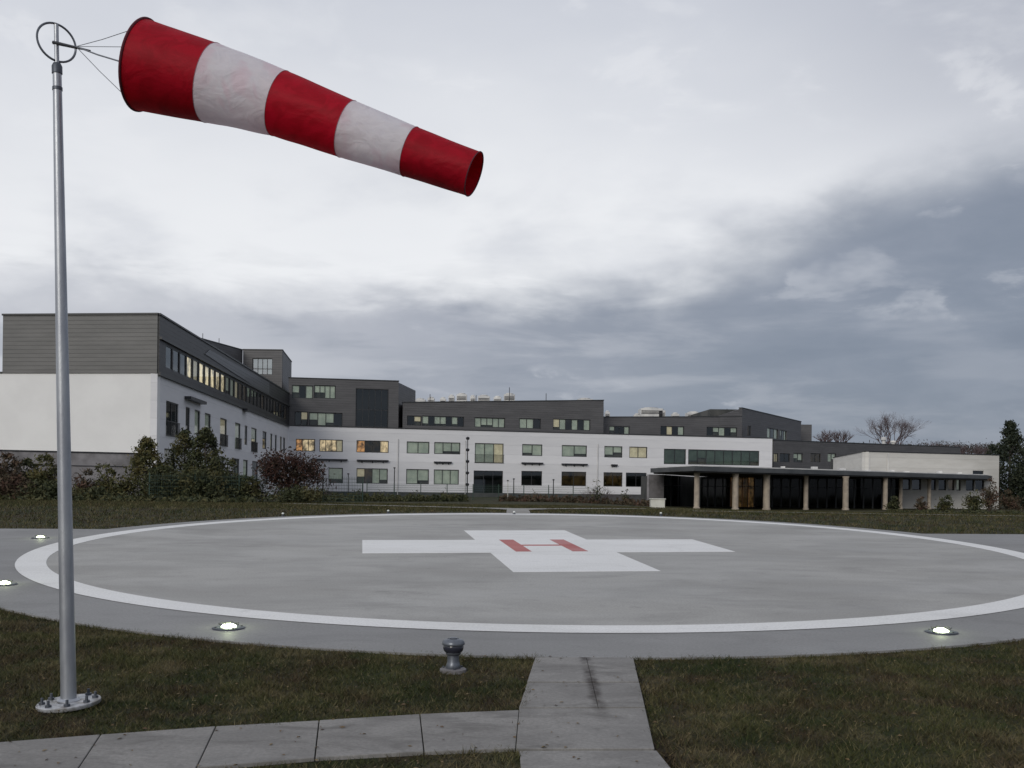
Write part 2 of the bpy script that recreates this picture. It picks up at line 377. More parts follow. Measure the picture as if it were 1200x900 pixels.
M['grey_wall'] = mat('grey_garden_wall', (.30, .29, .30), .85, var=(.22, .21, .22), vscale=1.2, v2=(.12, .115, .115), v2scale=.6, v2amt=.6)

# ================================================================== SETTING
# lawn terrain to the horizon
xs = np.concatenate([np.array([-3500, -1200, -500, -250, -150, -100, -75]), np.arange(-60, 61, 2.0), np.array([75, 100, 150, 250, 500, 1200, 3500])])
ys = np.concatenate([np.array([-400, -60, -20, -8]), np.arange(0, 39, 3.0), np.array([39]), np.arange(41, 90, 3.0), np.array([100, 120, 150, 200, 300, 500, 900, 1800, 4500])])
V = []; 
for yy in ys:
    for xx in xs: V.append((xx, yy, gz(xx, yy) - .03 if yy > -20 else gz(xx, -20)-.03))
nx = len(xs); FQ = [(j*nx+i, j*nx+i+1, (j+1)*nx+i+1, (j+1)*nx+i) for j in range(len(ys)-1) for i in range(nx-1)]
mb = MB(); mb.v = V; mb.f = FQ; o = mb.build('lawn', M['lawn'], smooth=True); tag(o, kind='structure', label='mown autumn lawn around the landing pad, green with brown patches')

# landing pad
PX, PY, PR = .76, 25.6, 12.0
CA = .148
def disc(cx, cy, r, n=128): return [(cx+r*math.cos(2*PI*i/n), cy+r*math.sin(2*PI*i/n)) for i in range(n)]
def onp(pl, dz): return [pz(p[1])+dz for p in pl]
mb = MB(); pl = disc(PX, PY-.55, 13.0, 160); mb.prism(pl, onp(pl, -.25), onp(pl, 0)); pad = mb.build('landing_pad', M['margin']); tag(pad, kind='structure', label='round grey concrete helicopter landing pad')
pl = disc(PX, PY, PR-.3, 160); mb = MB().prism(pl, onp(pl, .0005), onp(pl, .004)); mb.build('pad_surface', M['pad'], pad)
# taxi strips to the left and right
for sx in (-1, 1):
    a = .07; q = []
    for (uu, vv) in ((9, -4.6), (34, -4.6), (34, 4.25), (9, 4.25)):
        uu *= sx; q.append((PX+uu*math.cos(a)-vv*math.sin(a), PY+uu*math.sin(a)+vv*math.cos(a)))
    if sx < 0: q.reverse()
    mb = MB().prism(q, onp(q, -.24), onp(q, -.004)); o = mb.build('pad_strip', M['margin']); tag(o, kind='structure', label='grey concrete strip leaving the pad on the %s' % ('left' if sx < 0 else 'right'))
# ring
def ringmesh(r0, r1, dz0, dz1, n=200):
    mb = MB(); 
    for i in range(n):
        a0, a1 = 2*PI*i/n, 2*PI*(i+1)/n
        P = [(PX+r*math.cos(a), PY+r*math.sin(a)) for r, a in ((r0, a0), (r1, a0), (r1, a1), (r0, a1))]
        k = len(mb.v); mb.v += [(p[0], p[1], pz(p[1])+dz1) for p in P]; mb.f.append((k, k+1, k+2, k+3))
    return mb
mb = ringmesh(PR-.58, PR, 0, .008); o = mb.build('ring_marking', M['paint_white'], pad); o['label'] = 'broad white painted circle'
L = 4.5; A = 1.52
def rot(pts):
    c, s = math.cos(CA), math.sin(CA); return [(PX+p[0]*c-p[1]*s, PY+p[0]*s+p[1]*c) for p in pts]
NL, NA = 5.35, 1.72
cr = rot([(-A, L), (-A, A), (-L, A), (-L, -NA), (-A, -NA), (-A, -NL), (A, -NL), (A, -NA), (L, -NA), (L, A), (A, A), (A, L)][::-1])
mb = MB().prism(cr, onp(cr, .005), onp(cr, .009)); o = mb.build('cross_marking', M['paint_white'], pad); o['label'] = 'white painted hospital cross'
mb = MB(); e = .004
for rc in ((-.88, -1.5, -.50, 1.5), (.50, -1.5, .88, 1.5), (-.50, -.13, .50, .13)):
    q = rot([(rc[0], rc[1]), (rc[2], rc[1]), (rc[2], rc[3]), (rc[0], rc[3])]); mb.prism(q, onp(q, .010), onp(q, .0135))
o = mb.build('letter_marking', M['paint_red'], pad); o['label'] = 'red letter H on the white cross'

# foreground footpath of concrete slabs
fp = tag(MB().prism([plane_pt(612, 905), plane_pt(800, 905), plane_pt(741, 769.5), plane_pt(629, 769.5)], -1, -1).build('footpath', M['bed']), kind='structure', label='slab footpath leading up to the pad')
me = fp.data
for v in me.vertices: v.co.z = pz(v.co.y) - (.03 if v.index > 3 else .12)
def slab(quad, name='paving_slab', parent=fp, dz=0, shrink=.008, sy=.0):
    pts = [plane_pt(*p) for p in quad]; c = (sum(p[0] for p in pts)/4, sum(p[1] for p in pts)/4)
    q = []
    for p in pts:
        dx, dy = p[0]-c[0], p[1]-c[1]; l = math.hypot(dx, dy); q.append((c[0]+dx*(1-shrink/l), c[1]+dy*(1-(shrink+sy)/abs(dy)) if sy else c[1]+dy*(1-shrink/l)))
    t = [pz(p[1])+.004+dz+random.uniform(-.003, .003) for p in q]
    return MB().prism(q, [z-.07 for z in t], t).build(name, M['slab'], parent, bevel=.006)
jy = [770, 799.5, 829.5, 879, 960]
def ex(yy, l): # left / right edge px of the walkway at a height yy
    if l: return 627-(yy-770)*.32 if yy < 829 else 608-(yy-829)*.08
    return 742+(yy-770)*.24
for i in range(4):
    y0, y1 = jy[i], jy[i+1]
    if i < 2:      # two slabs per row
        m0, m1 = 687+(y0-770)*.24, 687+(y1-770)*.24
        slab([(ex(y1, 1), y1), (m1, y1), (m0, y0), (ex(y0, 1), y0)], sy=.016, shrink=.004); slab([(m1, y1), (ex(y1, 0), y1), (ex(y0, 0), y0), (m0, y0)], sy=.016, shrink=.004)
    else:
        k_ = 14 if i == 3 else 0; slab([(ex(y1, 1)+k_*1.2, y1), (ex(y1, 0)+k_*3.4, y1), (ex(y0, 0)+k_*.1, y0), (ex(y0, 1)+k_*.3, y0)], sy=.018)
sp_ = tag(MB().poly([(*p, 0) for p in [plane_pt(-150, 925), plane_pt(598, 873), plane_pt(604, 834), plane_pt(-150, 872)]]).build('side_footpath', M['bed']), kind='structure', label='row of concrete slabs running off to the left')
for v in sp_.data.vertices: v.co.z = pz(v.co.y) - .03
jt = [(608.5, 832), (492, 837), (374, 844), (253, 851), (118, 861), (-40, 873)]; jb = [(604.5, 877), (497, 881), (369, 888), (230, 900), (84, 912), (-80, 925)]
for i in range(5): slab([jb[i+1], jb[i], jt[i], jt[i+1]], parent=sp_)

# far path junction beyond the pad and path by the right lawn
def strip(pts, w, name, m, dz=.0, kind='structure', label=None):
    mb = MB(); n = len(pts); Lp = []; Rp = []
    for i, p in enumerate(pts):
        a, c = pts[max(0, i-1)], pts[min(n-1, i+1)]; dx, dy = c[0]-a[0], c[1]-a[1]; l = math.hypot(dx, dy)
        ww = w[i] if hasattr(w, '__len__') else w
        Lp.append((p[0]-dy/l*ww/2, p[1]+dx/l*ww/2)); Rp.append((p[0]+dy/l*ww/2, p[1]-dx/l*ww/2))
    for i in range(n-1):
        q = [Rp[i], Rp[i+1], Lp[i+1], Lp[i]]; mb.poly([(u, v, gz(u, v)+dz) for u, v in q])
    o = mb.build(name, m); return tag(o, kind=kind, label=label)
def gp(px, py):      # where a photo pixel meets the far lawn
    Y = 30
    for _ in range(60):
        a, e = ray(px, py); Y2 = (gz(a*Y, Y)-CZ)/e if e < 0 else 200; Y = .6*Y+.4*Y2
    a, e = ray(px, py); return (a*Y, Y)
jx = (.45, 45.5)
def dens(pts, n=8):
    out = []
    for i in range(len(pts)-1):
        for k in range(n): t = k/n; out.append((pts[i][0]+(pts[i+1][0]-pts[i][0])*t, pts[i][1]+(pts[i+1][1]-pts[i][1])*t))
    return out+[pts[-1]]
strip(dens([(.25, 37.6), (.25, 44)]), [.9]*5+[1.0, 1.4, 2.2, 3.6], 'path_stub', M['gravel_path'], .012, label='short pale path leaving the far side of the pad')
strip(dens([(-12, 54), (-5, 48.5), (-1.4, 45.6), (.25, 44.8), (1.9, 45.6), (6, 50), (16, 56)], 6), 1.5, 'garden_path', M['gravel_path'], .006, label='pale path across the far lawn below the hospital')
strip(dens([(8, 44.5), (14, 43.6), (22, 41), (34, 36.5)], 6), 1.1, 'lawn_path', M['gravel_path'], .004, label='narrow worn path across the lawn on the right')

# grass blades on the near lawn
def on_pad(X, Y, mrg=0.0):
    r = (X-PX)**2+(Y-(PY-.55))**2 < (13.0+mrg)**2
    a = .07; u = (X-PX)*math.cos(a)+(Y-PY)*math.sin(a); v = -(X-PX)*math.sin(a)+(Y-PY)*math.cos(a)
    return r | ((v > -4.6-mrg) & (v < 4.25+mrg) & (np.abs(u) > 9))
def in_quad(X, Y, q):
    ok = np.ones(len(X), bool); n = len(q)
    for i in range(n):
        x0, y0 = q[i]; x1, y1 = q[(i+1) % n]; ok &= ((x1-x0)*(Y-y0)-(y1-y0)*(X-x0)) >= 0
    return ok
def pathmask(X, Y):
    wob = .025*np.sin(X*23+Y*11)+.022*np.sin(Y*31)+.03*np.sin(X*5.1+1)*np.sin(Y*7.3)+rng.normal(size=len(X))*.012
    q1 = [plane_pt(604, 879), plane_pt(768, 879), plane_pt(742, 770), plane_pt(627, 770)]; q3 = [plane_pt(632, 960), plane_pt(822, 960), plane_pt(769, 879), plane_pt(608, 879)]
    q2 = [plane_pt(-150, 929), plane_pt(604, 874), plane_pt(604, 832), plane_pt(-150, 878)]
    return in_quad(X+wob, Y+wob, q1) | in_quad(X+wob, Y+wob, q3) | in_quad(X+wob, Y+wob, q2)
def blades(name, X, Y, Z, h, w, lean, mt, label):
    n = len(X); a = rng.uniform(0, 2*PI, n); la = rng.uniform(0, 2*PI, n); h = h*rng.uniform(.45, 1.25, n); w = w*rng.uniform(.7, 1.3, n); ln = lean*h*rng.uniform(.2, 1.6, n)
    base = np.stack([X, Y, Z], 1); side = np.stack([np.cos(a)*w, np.sin(a)*w, np.zeros(n)], 1)
    off = np.stack([np.cos(la)*ln, np.sin(la)*ln, h], 1)
    v = np.concatenate([base-side, base+side, base+off], 1).reshape(-1, 3)
    f = np.arange(3*n).reshape(-1, 3)
    return tag(np_mesh(name, v, f, mt), label, 'grass', kind='stuff')
def scatter(n, pyr, pxr=(-40, 1240)):
    Yd = rng.uniform(0, 1, n); 
    y0, y1 = pyr; Y = np.sqrt(y0**2 + Yd*(y1**2-y0**2)); X = rng.uniform(-.56, .56, n)*Y
    return X, Y
X, Y = scatter(300000, (7.2, 16.5)); k = ~on_pad(X, Y, -.02-.07*np.clip(np.sin(X*4.1)*np.sin(X*9.7+Y*3)+rng.normal(size=len(X))*.35, 0, 1)) & ~pathmask(X, Y); X, Y = X[k], Y[k]
# thin and thick patches
den = .5+.5*np.sin(X*1.7+np.sin(Y*2.1)*1.5)*np.sin(Y*1.9+np.sin(X*1.3)*2); k = rng.uniform(0, 1, len(X)) < .62+.38*den; X, Y = X[k], Y[k]
hh_ = .034+.026*(np.sin(X*3.1+np.sin(Y*4.3))*np.sin(Y*3.7+np.sin(X*2.9)*2))*.6+.012*np.sin(X*9+Y*7)*np.sin(Y*11-X*5)
blades('lawn_grass', X, Y, pz(Y)-.03, np.maximum(hh_, .018)+.012, .0048, 1.1, M['blades'], 'short mown grass with brown patches in front of the pad')
lx, ly = scatter(700, (7.6, 16)); k = ~on_pad(lx, ly, .0); lx, ly = lx[k], ly[k]; nl = len(lx)
le = leafmat('fallen_leaf', ((.16, .11, .05), (.09, .05, .03), (.22, .17, .09)))
a_ = rng.uniform(0, 2*PI, nl); sz = rng.uniform(.012, .028, nl); tl_ = rng.uniform(-.012, .012, (nl, 2)); zz = pz(ly)+np.where(pathmask(lx, ly), .009, .004)
c_, s_ = np.cos(a_)*sz, np.sin(a_)*sz
vv = np.stack([np.stack([lx-c_, ly-s_, zz], 1), np.stack([lx+s_*.55, ly-c_*.55, zz+.002+np.abs(tl_[:, 0])], 1), np.stack([lx+c_, ly+s_, zz+.003], 1), np.stack([lx-s_*.55, ly+c_*.55, zz+.002+np.abs(tl_[:, 1])], 1)], 1).reshape(-1, 3)
tag(np_mesh('fallen_leaves', vv, np.arange(4*nl).reshape(-1, 4), le), 'small dry leaves scattered over the near grass and slabs', 'leaves', kind='stuff')
X, Y = scatter(130000, (28, 62)); k = ~on_pad(X, Y, .02); X, Y = X[k], Y[k]
Z = np.array([gz(a, c) for a, c in zip(X, Y)])-.03
onpath = np.zeros(len(X), bool)
def nearseg(X, Y, p, q, w):
    dx, dy = q[0]-p[0], q[1]-p[1]; t = np.clip(((X-p[0])*dx+(Y-p[1])*dy)/(dx*dx+dy*dy), 0, 1); return np.hypot(X-p[0]-t*dx, Y-p[1]-t*dy) < w
for pth, w in (([(.25, 37), (.25, 43)], .45), ([(.25, 42.5), (.25, 45)], 1.3), ([(-12, 54), (-5, 48.5), (-1.4, 45.6), (.25, 44.8), (1.9, 45.6), (6, 50), (16, 56)], .75), ([(8, 44.5), (14, 43.6), (22, 41), (34, 36.5)], .55)):
    for i in range(len(pth)-1): onpath |= nearseg(X, Y, pth[i], pth[i+1], w)
k = ~onpath; blades('far_lawn_grass', X[k], Y[k], Z[k], .09, .014, .8, M['blades'], 'dark lawn grass between the pad and the planting')

# ================================================================== BUILDINGS
class Fac:
    """a vertical facade plane between two plan points, left to right as the camera sees it"""
    def __init__(s, p0, p1):
        s.p0 = Vector((p0[0], p0[1])); s.p1 = Vector((p1[0], p1[1])); s.L = (s.p1-s.p0).length; s.d = (s.p1-s.p0)/s.L
        s.n = Vector((s.d.y, -s.d.x))      # outward, towards the camera
    def pt(s, u, z, off=0): q = s.p0+s.d*u+s.n*off; return (q.x, q.y, z)
    def hit(s, px, py):
        a, e = ray(px, py); # ray (a*t, t)
        # p0 + d*u = (a t, t)
        det = s.d.x*(-1) - s.d.y*(-a); bx, by = -s.p0.x, -s.p0.y
        u = (bx*(-1) - by*(-a))/det; t = (s.d.x*by-s.d.y*bx)/det
        return u, CZ+e*t
    def box(s, mb, u0, z0, u1, z1, o0, o1):
        return mb.hexa([s.pt(u0, z0, o0), s.pt(u1, z0, o0), s.pt(u1, z0, o1), s.pt(u0, z0, o1), s.pt(u0, z1, o0), s.pt(u1, z1, o0), s.pt(u1, z1, o1), s.pt(u0, z1, o1)])
def wall(fac, u0, u1, z0, z1a, z1b, holes, m, root, name='wall', depth=.45, off=0.0):
    """a wall slab with real openings; holes = (ua, za, ub, zb)"""
    mb = MB(); us = sorted({u0, u1, *[h[0] for h in holes], *[h[2] for h in holes]}); zs = sorted({z0, *[h[1] for h in holes], *[h[3] for h in holes]})
    us = [u for u in us if u0 <= u <= u1]; zs = [z for z in zs if z >= z0]
    top = lambda u: z1a+(z1b-z1a)*(u-u0)/(u1-u0)
    for i in range(len(us)-1):
        for j in range(len(zs)):
            ua, ub = us[i], us[i+1]; uc = (ua+ub)/2
            if j < len(zs)-1: za, zb, zb2 = zs[j], zs[j+1], zs[j+1]; zc = (za+zb)/2
            else: za = zs[j]; zb, zb2 = top(ua), top(ub); zc = za+.01
            if any(h[0] < uc < h[2] and h[1] < zc < h[3] for h in holes): continue
            mb.poly([fac.pt(ua, za, off), fac.pt(ub, za, off), fac.pt(ub, zb2, off), fac.pt(ua, zb, off)])
    for h in holes:
        for (a, c) in (((h[0], h[1]), (h[2], h[1])), ((h[2], h[1]), (h[2], h[3])), ((h[2], h[3]), (h[0], h[3])), ((h[0], h[3]), (h[0], h[1]))):
            mb.poly([fac.pt(a[0], a[1], off), fac.pt(c[0], c[1], off), fac.pt(c[0], c[1], off-depth), fac.pt(a[0], a[1], off-depth)])
    for (a, c) in (((u0, z0), (u1, z0)), ((u1, z0), (u1, z1b)), ((u1, z1b), (u0, z1a)), ((u0, z1a), (u0, z0))):
        mb.poly([fac.pt(a[0], a[1], off), fac.pt(c[0], c[1], off), fac.pt(c[0], c[1], off-depth), fac.pt(a[0], a[1], off-depth)])
    return mb.build(name, m, root)
KIND = {'dark': None, 'pale': 'blind_pale', 'cream': 'blind_cream', 'lit': 'lit', 'warm': 'lit_warm', 'dim': 'lit_dim', 'bright': 'lit_bright', 'green': 'green_room'}
def window(fac, hole, kind, n, root, off=0.0, name='window', fw=.09, trans=None, rail=0, m_glass=None, rec=0.0):
    """frame with mullions, one pane per bay, what is behind it"""
    u0, z0, u1, z1 = hole; off += rec; mb = MB(); o0, o1 = off-.22, off-.12
    fac.box(mb, u0, z0, u0+fw, z1, o0, o1); fac.box(mb, u1-fw, z0, u1, z1, o0, o1)
    fac.box(mb, u0+fw, z0, u1-fw, z0+fw, o0, o1); fac.box(mb, u0+fw, z1-fw, u1-fw, z1, o0, o1)
    w = (u1-u0-2*fw)/n
    for k in range(1, n): fac.box(mb, u0+fw+w*k-fw/2.5, z0+fw, u0+fw+w*k+fw/2.5, z1-fw, o0+.003, o1-.003)
    if trans: fac.box(mb, u0+fw, z0+trans-fw/2, u1-fw, z0+trans+fw/2, o0+.005, o1-.005)
    wn = mb.build(name, M['frame'], root)
    kinds = kind if isinstance(kind, (list, tuple)) else [kind]*n
    for k in range(n):
        a = u0+fw+w*k; pb = MB(); fac.box(pb, a+.02, z0+fw, a+w-.02, z1-fw, off-.185, off-.165); pb.build('pane', m_glass or M['glass_dark' if kinds[k] in ('dark', 'dim') else 'glass'], wn)
        if kinds[k] in KIND and KIND[kinds[k]]:
            drop = 0 if kinds[k] in ('lit', 'warm', 'dim', 'bright') else random.choice([0, 0, 0, .25, .45])*(z1-z0)
            bb = MB(); fac.box(bb, a+.01, z0+.02+drop, a+w-.01, z1-.02, off-.30, off-.24)
            bb.build('blind' if 'blind' in KIND[kinds[k]] or 'cur' in kinds[k] else 'lit_room', M[KIND[kinds[k]]], wn)
    if rail:
        rb = MB(); fac.box(rb, u0-.05, z0+rail, u1+.05, z0+rail+.05, off+.02, off+.06)
        nb = max(4, int((u1-u0)/.14))
        for k in range(nb+1): uu = u0+(u1-u0)*k/nb; fac.box(rb, uu-.012, z0+.04, uu+.012, z0+rail, off+.03, off+.05)
        fac.box(rb, u0-.05, z0, u1+.05, z0+.04, off+.02, off+.06)
        rb.build('balcony_rail', M['frame'], wn)
    return wn
def zr(rel): return CZ+rel
def XY(px, Y): a, e = ray(px, HY); return (a*Y, Y)
def coping(fac, u0, u1, za, zb, root, off=0.0, m='frame', h=.12):
    mb = MB(); mb.hexa([fac.pt(u0-.05, za, off-.5), fac.pt(u1+.05, zb, off-.5), fac.pt(u1+.05, zb, off+.06), fac.pt(u0-.05, za, off+.06),
        fac.pt(u0-.05, za+h, off-.5), fac.pt(u1+.05, zb+h, off-.5), fac.pt(u1+.05, zb+h, off+.06), fac.pt(u0-.05, za+h, off+.06)])
    return mb.build('coping', M[m], root)

# ---- left wing (end wall towards us, long side receding)
wingF = XY(183, 68); cornP = XY(337, 125); endL = XY(-60, 69.5)
side = Fac(wingF, cornP); end = Fac(endL, wingF)
lw = thing('hospital_wing', 'long left hospital wing with grey boarded upper storey over a white windowless end wall', 'building', (wingF[0]-6, wingF[1]+15, .4))
zb, zw, zt = .3, side.hit(183, 437)[1], side.hit(183, 367.5)[1]
# end wall: white storeys and the dark upper storey, which stops short of the left edge of the photo
wall(end, 0, end.L, zb, zw, zw, [], M['render_end'], lw, name='end_wall')
us4 = end.hit(4, 400)[0]
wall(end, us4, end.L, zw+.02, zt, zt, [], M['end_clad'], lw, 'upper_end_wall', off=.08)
coping(end, us4, end.L, zt, zt, lw, .1)
coping(end, 0, us4-.1, zw, zw, lw, 0)
mb = MB(); fl = end.pt(us4, 0, -.3); mb.prism([fl[:2], (wingF[0]-.3, wingF[1]+.4), (cornP[0]-.8, cornP[1]), (cornP[0]-14, cornP[1]+2)], zw, zt-.1); mb.build('roof', M['roof'], lw)
mb = MB(); q0 = end.pt(.1, 0, -.5); mb.prism([q0[:2], (wingF[0]-.7, wingF[1]+.5), (cornP[0]-.7, cornP[1]), (cornP[0]-30, cornP[1]+2)], zb, zw-.05); mb.build('inner_wall', M['core'], lw)
mb = MB(); mb.prism([(fl[0]+.3, fl[1]+.5), (wingF[0]-.75, wingF[1]+.6), (cornP[0]-1.2, cornP[1]), (cornP[0]-13, cornP[1]+2)], zw-.04, zt-.12); mb.build('inner_upper_wall', M['core'], lw)
# side: upper row and ground row windows in the white part
holes = []; specs = []
up = [(194.4, 209, 'dark', 1, 1), (217.5, 222.5, 'dark', 0, 1), (228, 234.5, 'pale', 0, 1), (240, 247, 'pale', 1, 1), (258, 266, 'cream', 1, 1), (275.5, 282, 'pale', 1, 1), (286.8, 290, 'dark', 0, 1), (294.6, 301, 'pale', 1, 1), (307.8, 312.5, 'dark', 0, 1), (316.8, 319.3, 'pale', 0, 1), (322.4, 324.6, 'dark', 0, 1), (328.4, 330.5, 'cream', 0, 1), (332, 334.4, 'dark', 0, 1)]
for a, c, kd, rl, n in up:
    ua, uc = side.hit(a, 500)[0], side.hit(c, 500)[0]; h = (ua, zr(3.45 if rl else 4.0), uc, zr(5.9)); holes.append(h); specs.append((h, kd, 2 if a < 200 else 1, 1.0 if rl else 0))
for a, c, kd in ((193, 206, 'dark'), (213, 224, 'dark'), (232, 243, 'pale'), (256, 263, 'dark'), (272, 281, 'dark'), (285.5, 291, 'pale'), (296, 303, 'dark'), (309, 315, 'dark'), (321, 326, 'pale')):
    ua, uc = side.hit(a, 500)[0], side.hit(c, 500)[0]; h = (ua, zr(.3), uc, zr(2.55)); holes.append(h); specs.append((h, kd, 1, 0))
wall(side, 0, side.L, zb, zw, zw, holes, M['render_white'], lw, 'side_wall')
for h, kd, n, rl in specs: window(side, h, kd, n, lw, rail=rl, rec=.06)
# side: dark upper storey with its window strip
strip_h = []; u = 1.6; i = 0; sspec = []
while u < side.L-2.5:
    w = 1.7; h = (u, zw+.55, u+w, zw+2.2); strip_h.append(h)
    p = Vector(side.pt(u+w/2, 0)); pxx = 600+p.x/p.y*F
    kd = 'pale' if pxx < 200 and i % 2 else (random.choice(['bright', 'bright', 'cream', 'bright', 'pale']) if 218 < pxx < 277 else random.choice(['dark', 'dim', 'dim', 'dark']))
    sspec.append((h, kd)); u += w+.22; i += 1
wall(side, 0, side.L, zw+.02, zt, zt, strip_h, M['shaded_clad'], lw, 'upper_side_wall', off=.10)
for h, kd in sspec: window(side, h, kd, 1, lw, off=.10, fw=.09, rec=.10)
coping(side, 0, side.L, zt, zt, lw, .12)
# sky reflection on the upper facade, built as a paler proud panel, and the deep shade boxes beside it
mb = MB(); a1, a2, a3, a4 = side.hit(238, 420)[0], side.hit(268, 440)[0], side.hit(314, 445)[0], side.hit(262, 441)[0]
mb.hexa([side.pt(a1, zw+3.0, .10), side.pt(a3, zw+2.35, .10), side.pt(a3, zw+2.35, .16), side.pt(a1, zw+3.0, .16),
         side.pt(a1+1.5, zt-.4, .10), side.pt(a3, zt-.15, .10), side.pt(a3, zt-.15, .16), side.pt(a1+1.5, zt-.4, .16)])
mb.build('sky_reflection_panel', M['reflection_clad'], lw)
mb = MB(); side.box(mb, 0, zw+2.32, side.L-.2, zw+2.5, .10, .28); side.box(mb, 0, zw-.12, side.L-.2, zw+.10, .0, .2); mb.build('ledge', M['frame'], lw)
for a, c, e in ((216, 235, 466), (284, 288, 480)):
    u0, z0 = side.hit(a, e); u1 = side.hit(c, e)[0]; mb = MB(); side.box(mb, u0, z0-.1, u1, z0+.12, .02, .5); mb.build('bracket', M['dark_steel'], lw)

# ---- stair block and rear wing showing above the left wing
rb = thing('rear_block', 'tallest dark boarded block with one large square window above the left wing', 'building', (*XY(310, 130), .4))
b0, b1, b2 = XY(283, 127), XY(329, 127), XY(340, 139); bf = Fac(b0, b1); bs = Fac(b1, b2)
ztb = bf.hit(329, 410.5)[1]
h = (*bf.hit(295.5, 439), *bf.hit(319.5, 420)); wall(bf, 0, bf.L, 6, ztb, ztb, [h], M['dark_clad'], rb, 'wall'); window(bf, h, 'pale', 4, rb, trans=.75, m_glass=glass('sky_reflecting_glass', (.5, .6, .6), .02, .45))
wall(bs, 0.05, bs.L, 6, ztb, ztb, [], M['dark_clad'], rb, 'side_wall'); coping(bf, 0, bf.L, ztb, ztb, rb); coping(bs, 0.1, bs.L, ztb, ztb, rb)
mb = MB(); mb.prism([(b0[0]+.2, b0[1]+.5), (b1[0]-.45, b1[1]+.5), (b2[0]-.5, b2[1]), (b0[0]+1, b2[1]+2)], 6, ztb-.1); mb.build('core', M['core'], rb)
r0 = XY(222, 115); rf = Fac(r0, (b0[0]-.1, b0[1]+.2)); zr0 = rf.hit(231, 396)[1]; zr1 = rf.hit(280, 410)[1]
wall(rf, 0, rf.L, 6, zr0, zr0+.1, [], M['dark_clad'], rb, 'rear_wing_wall'); coping(rf, 0, rf.L, zr0, zr0+.1, rb)
mb = MB(); mb.prism([(r0[0], r0[1]+.3), (b0[0]-.6, b0[1]), (b0[0]-12, b0[1]+2), (r0[0]-10, r0[1]+2)], 6, zr0-.05); mb.build('rear_wing_roof', M['roof'], rb)
for px_ in (243, 262): q = rf.hit(px_, 400)[0]; mb = MB(); mb.tube([rf.pt(q, zr0, -.6), rf.pt(q, zr0+.9, -.6)], .04, 6); mb.build('vent_pipe', M['dark_steel'], rb)

# ---- main white front
mA, mB_ = cornP, XY(904.5, 142); mf = Fac(mA, mB_)
mh = thing('hospital_main_building', 'long two storey white hospital front with rows of windows behind the pad', 'building', (*XY(620, 134), .2))
zmt = mf.hit(337, 499)[1]; zmt2 = mf.hit(904, 514)[1]; base = .1
U = (zr(4.4), zr(5.93)); Lr = (zr(.48), zr(2.4))
rows = []
for a, c, kd, n in ((346.7, 369.3, ['warm', 'lit', 'lit'], 3), (374.4, 401.8, ['lit', 'lit', 'lit', 'cream'], 4), (417.8, 455.6, ['warm', 'dim', 'dim', 'lit'], 4), (476.7, 503.3, 'pale', 2), (508.9, 539.6, 'pale', 3),
                    (612, 635.8, 'pale', 2), (658.5, 688, 'pale', 2), (708.4, 729.6, 'pale', 2), (737.6, 758.8, 'cream', 2)):
    rows.append((mf.hit(a, 520)[0], U[0], mf.hit(c, 520)[0], U[1], kd, n, 0))
for a, c, kd, n in ((385, 401.8, 'pale', 1), (417.8, 454.4, ['cream', 'dim', 'pale', 'pale'], 4), (476, 502.7, 'pale', 2), (508.4, 537.8, 'pale', 3), (611, 635.3, 'dark', 2), (658, 687, ['warm', 'dim'], 2), (707.3, 729.6, ['dim', 'dim'], 2), (733.5, 757.8, 'dark', 2)):
    rows.append((mf.hit(a, 560)[0], Lr[0], mf.hit(c, 560)[0], Lr[1], kd if kd != ['warm', 'dim'] else ['dim', 'dim'], n, 0))
rows.append((mf.hit(556.5, 530)[0], zr(3.35), mf.hit(590.2, 530)[0], U[1], ['pale', 'pale', 'cream'], 3, 1.05))
rows.append((mf.hit(555, 565)[0], zr(-.75), mf.hit(589.4, 565)[0], zr(2.35), 'dark', 3, 0))
gl = [(mf.hit(778, 535)[0], zr(3.65), mf.hit(804, 535)[0], zr(5.75), 'green', 2, 0), (mf.hit(806.5, 535)[0], zr(3.65), mf.hit(890, 535)[0], zr(5.75), 'green', 8, 0)]
rows += gl
wall(mf, 0, mf.L, base, zmt, zmt2, [r[:4] for r in rows], M['render_white'], mh, 'wall')
for r in rows: window(mf, r[:4], r[4], r[5], mh, rail=r[6], name='window' if r[1] > zr(-.5) else 'glazed_door')
coping(mf, 0, mf.L, zmt, zmt2, mh, 0.0)
mb = MB(); e0 = mf.pt(0, 0, -.5); e1 = mf.pt(mf.L-.1, 0, -.5); mb.prism([e0[:2], e1[:2], (e1[0]-1, e1[1]+14), (e0[0]-1, e0[1]+14)], base, [zmt-.3, zmt2-.3, zmt2-.3, zmt-.3]); mb.build('inner_wall', M['core'], mh)
mb = MB(); mf.box(mb, 0, base-.6, mf.L-.1, zr(-.55), -.3, .08); o = mb.build('plinth', M['plinth'], mh)
door_u = (mf.hit(554, 565)[0], mf.hit(590.5, 565)[0]); 
for a, c, z_ in ((364, 407, 3.42), (418, 455, 3.4), (508.5, 529, 3.35), (611, 636, 3.45), (658, 688, 3.4), (716, 723, 3.4)):
    u0, u1 = mf.hit(a, 540)[0], mf.hit(c, 540)[0]; mb = MB(); mf.box(mb, u0, zr(z_)-.12, u1, zr(z_)+.08, .004, .30)
    for k in range(3): uu = u0+(u1-u0)*(k+.5)/3; mf.box(mb, uu-.05, zr(z_)-.3, uu+.05, zr(z_)-.125, .004, .12)
    mb.build('ledge', M['dark_steel'], mh)
for uu in (mf.hit(466, 560)[0], mf.hit(545, 560)[0], mf.hit(700, 560)[0]):
    mb = MB(); mb.tube([mf.pt(uu, base, .1), mf.pt(uu, zr(6.2), .1)], .05, 6); mb.build('downpipe', M['hvac'], mh)

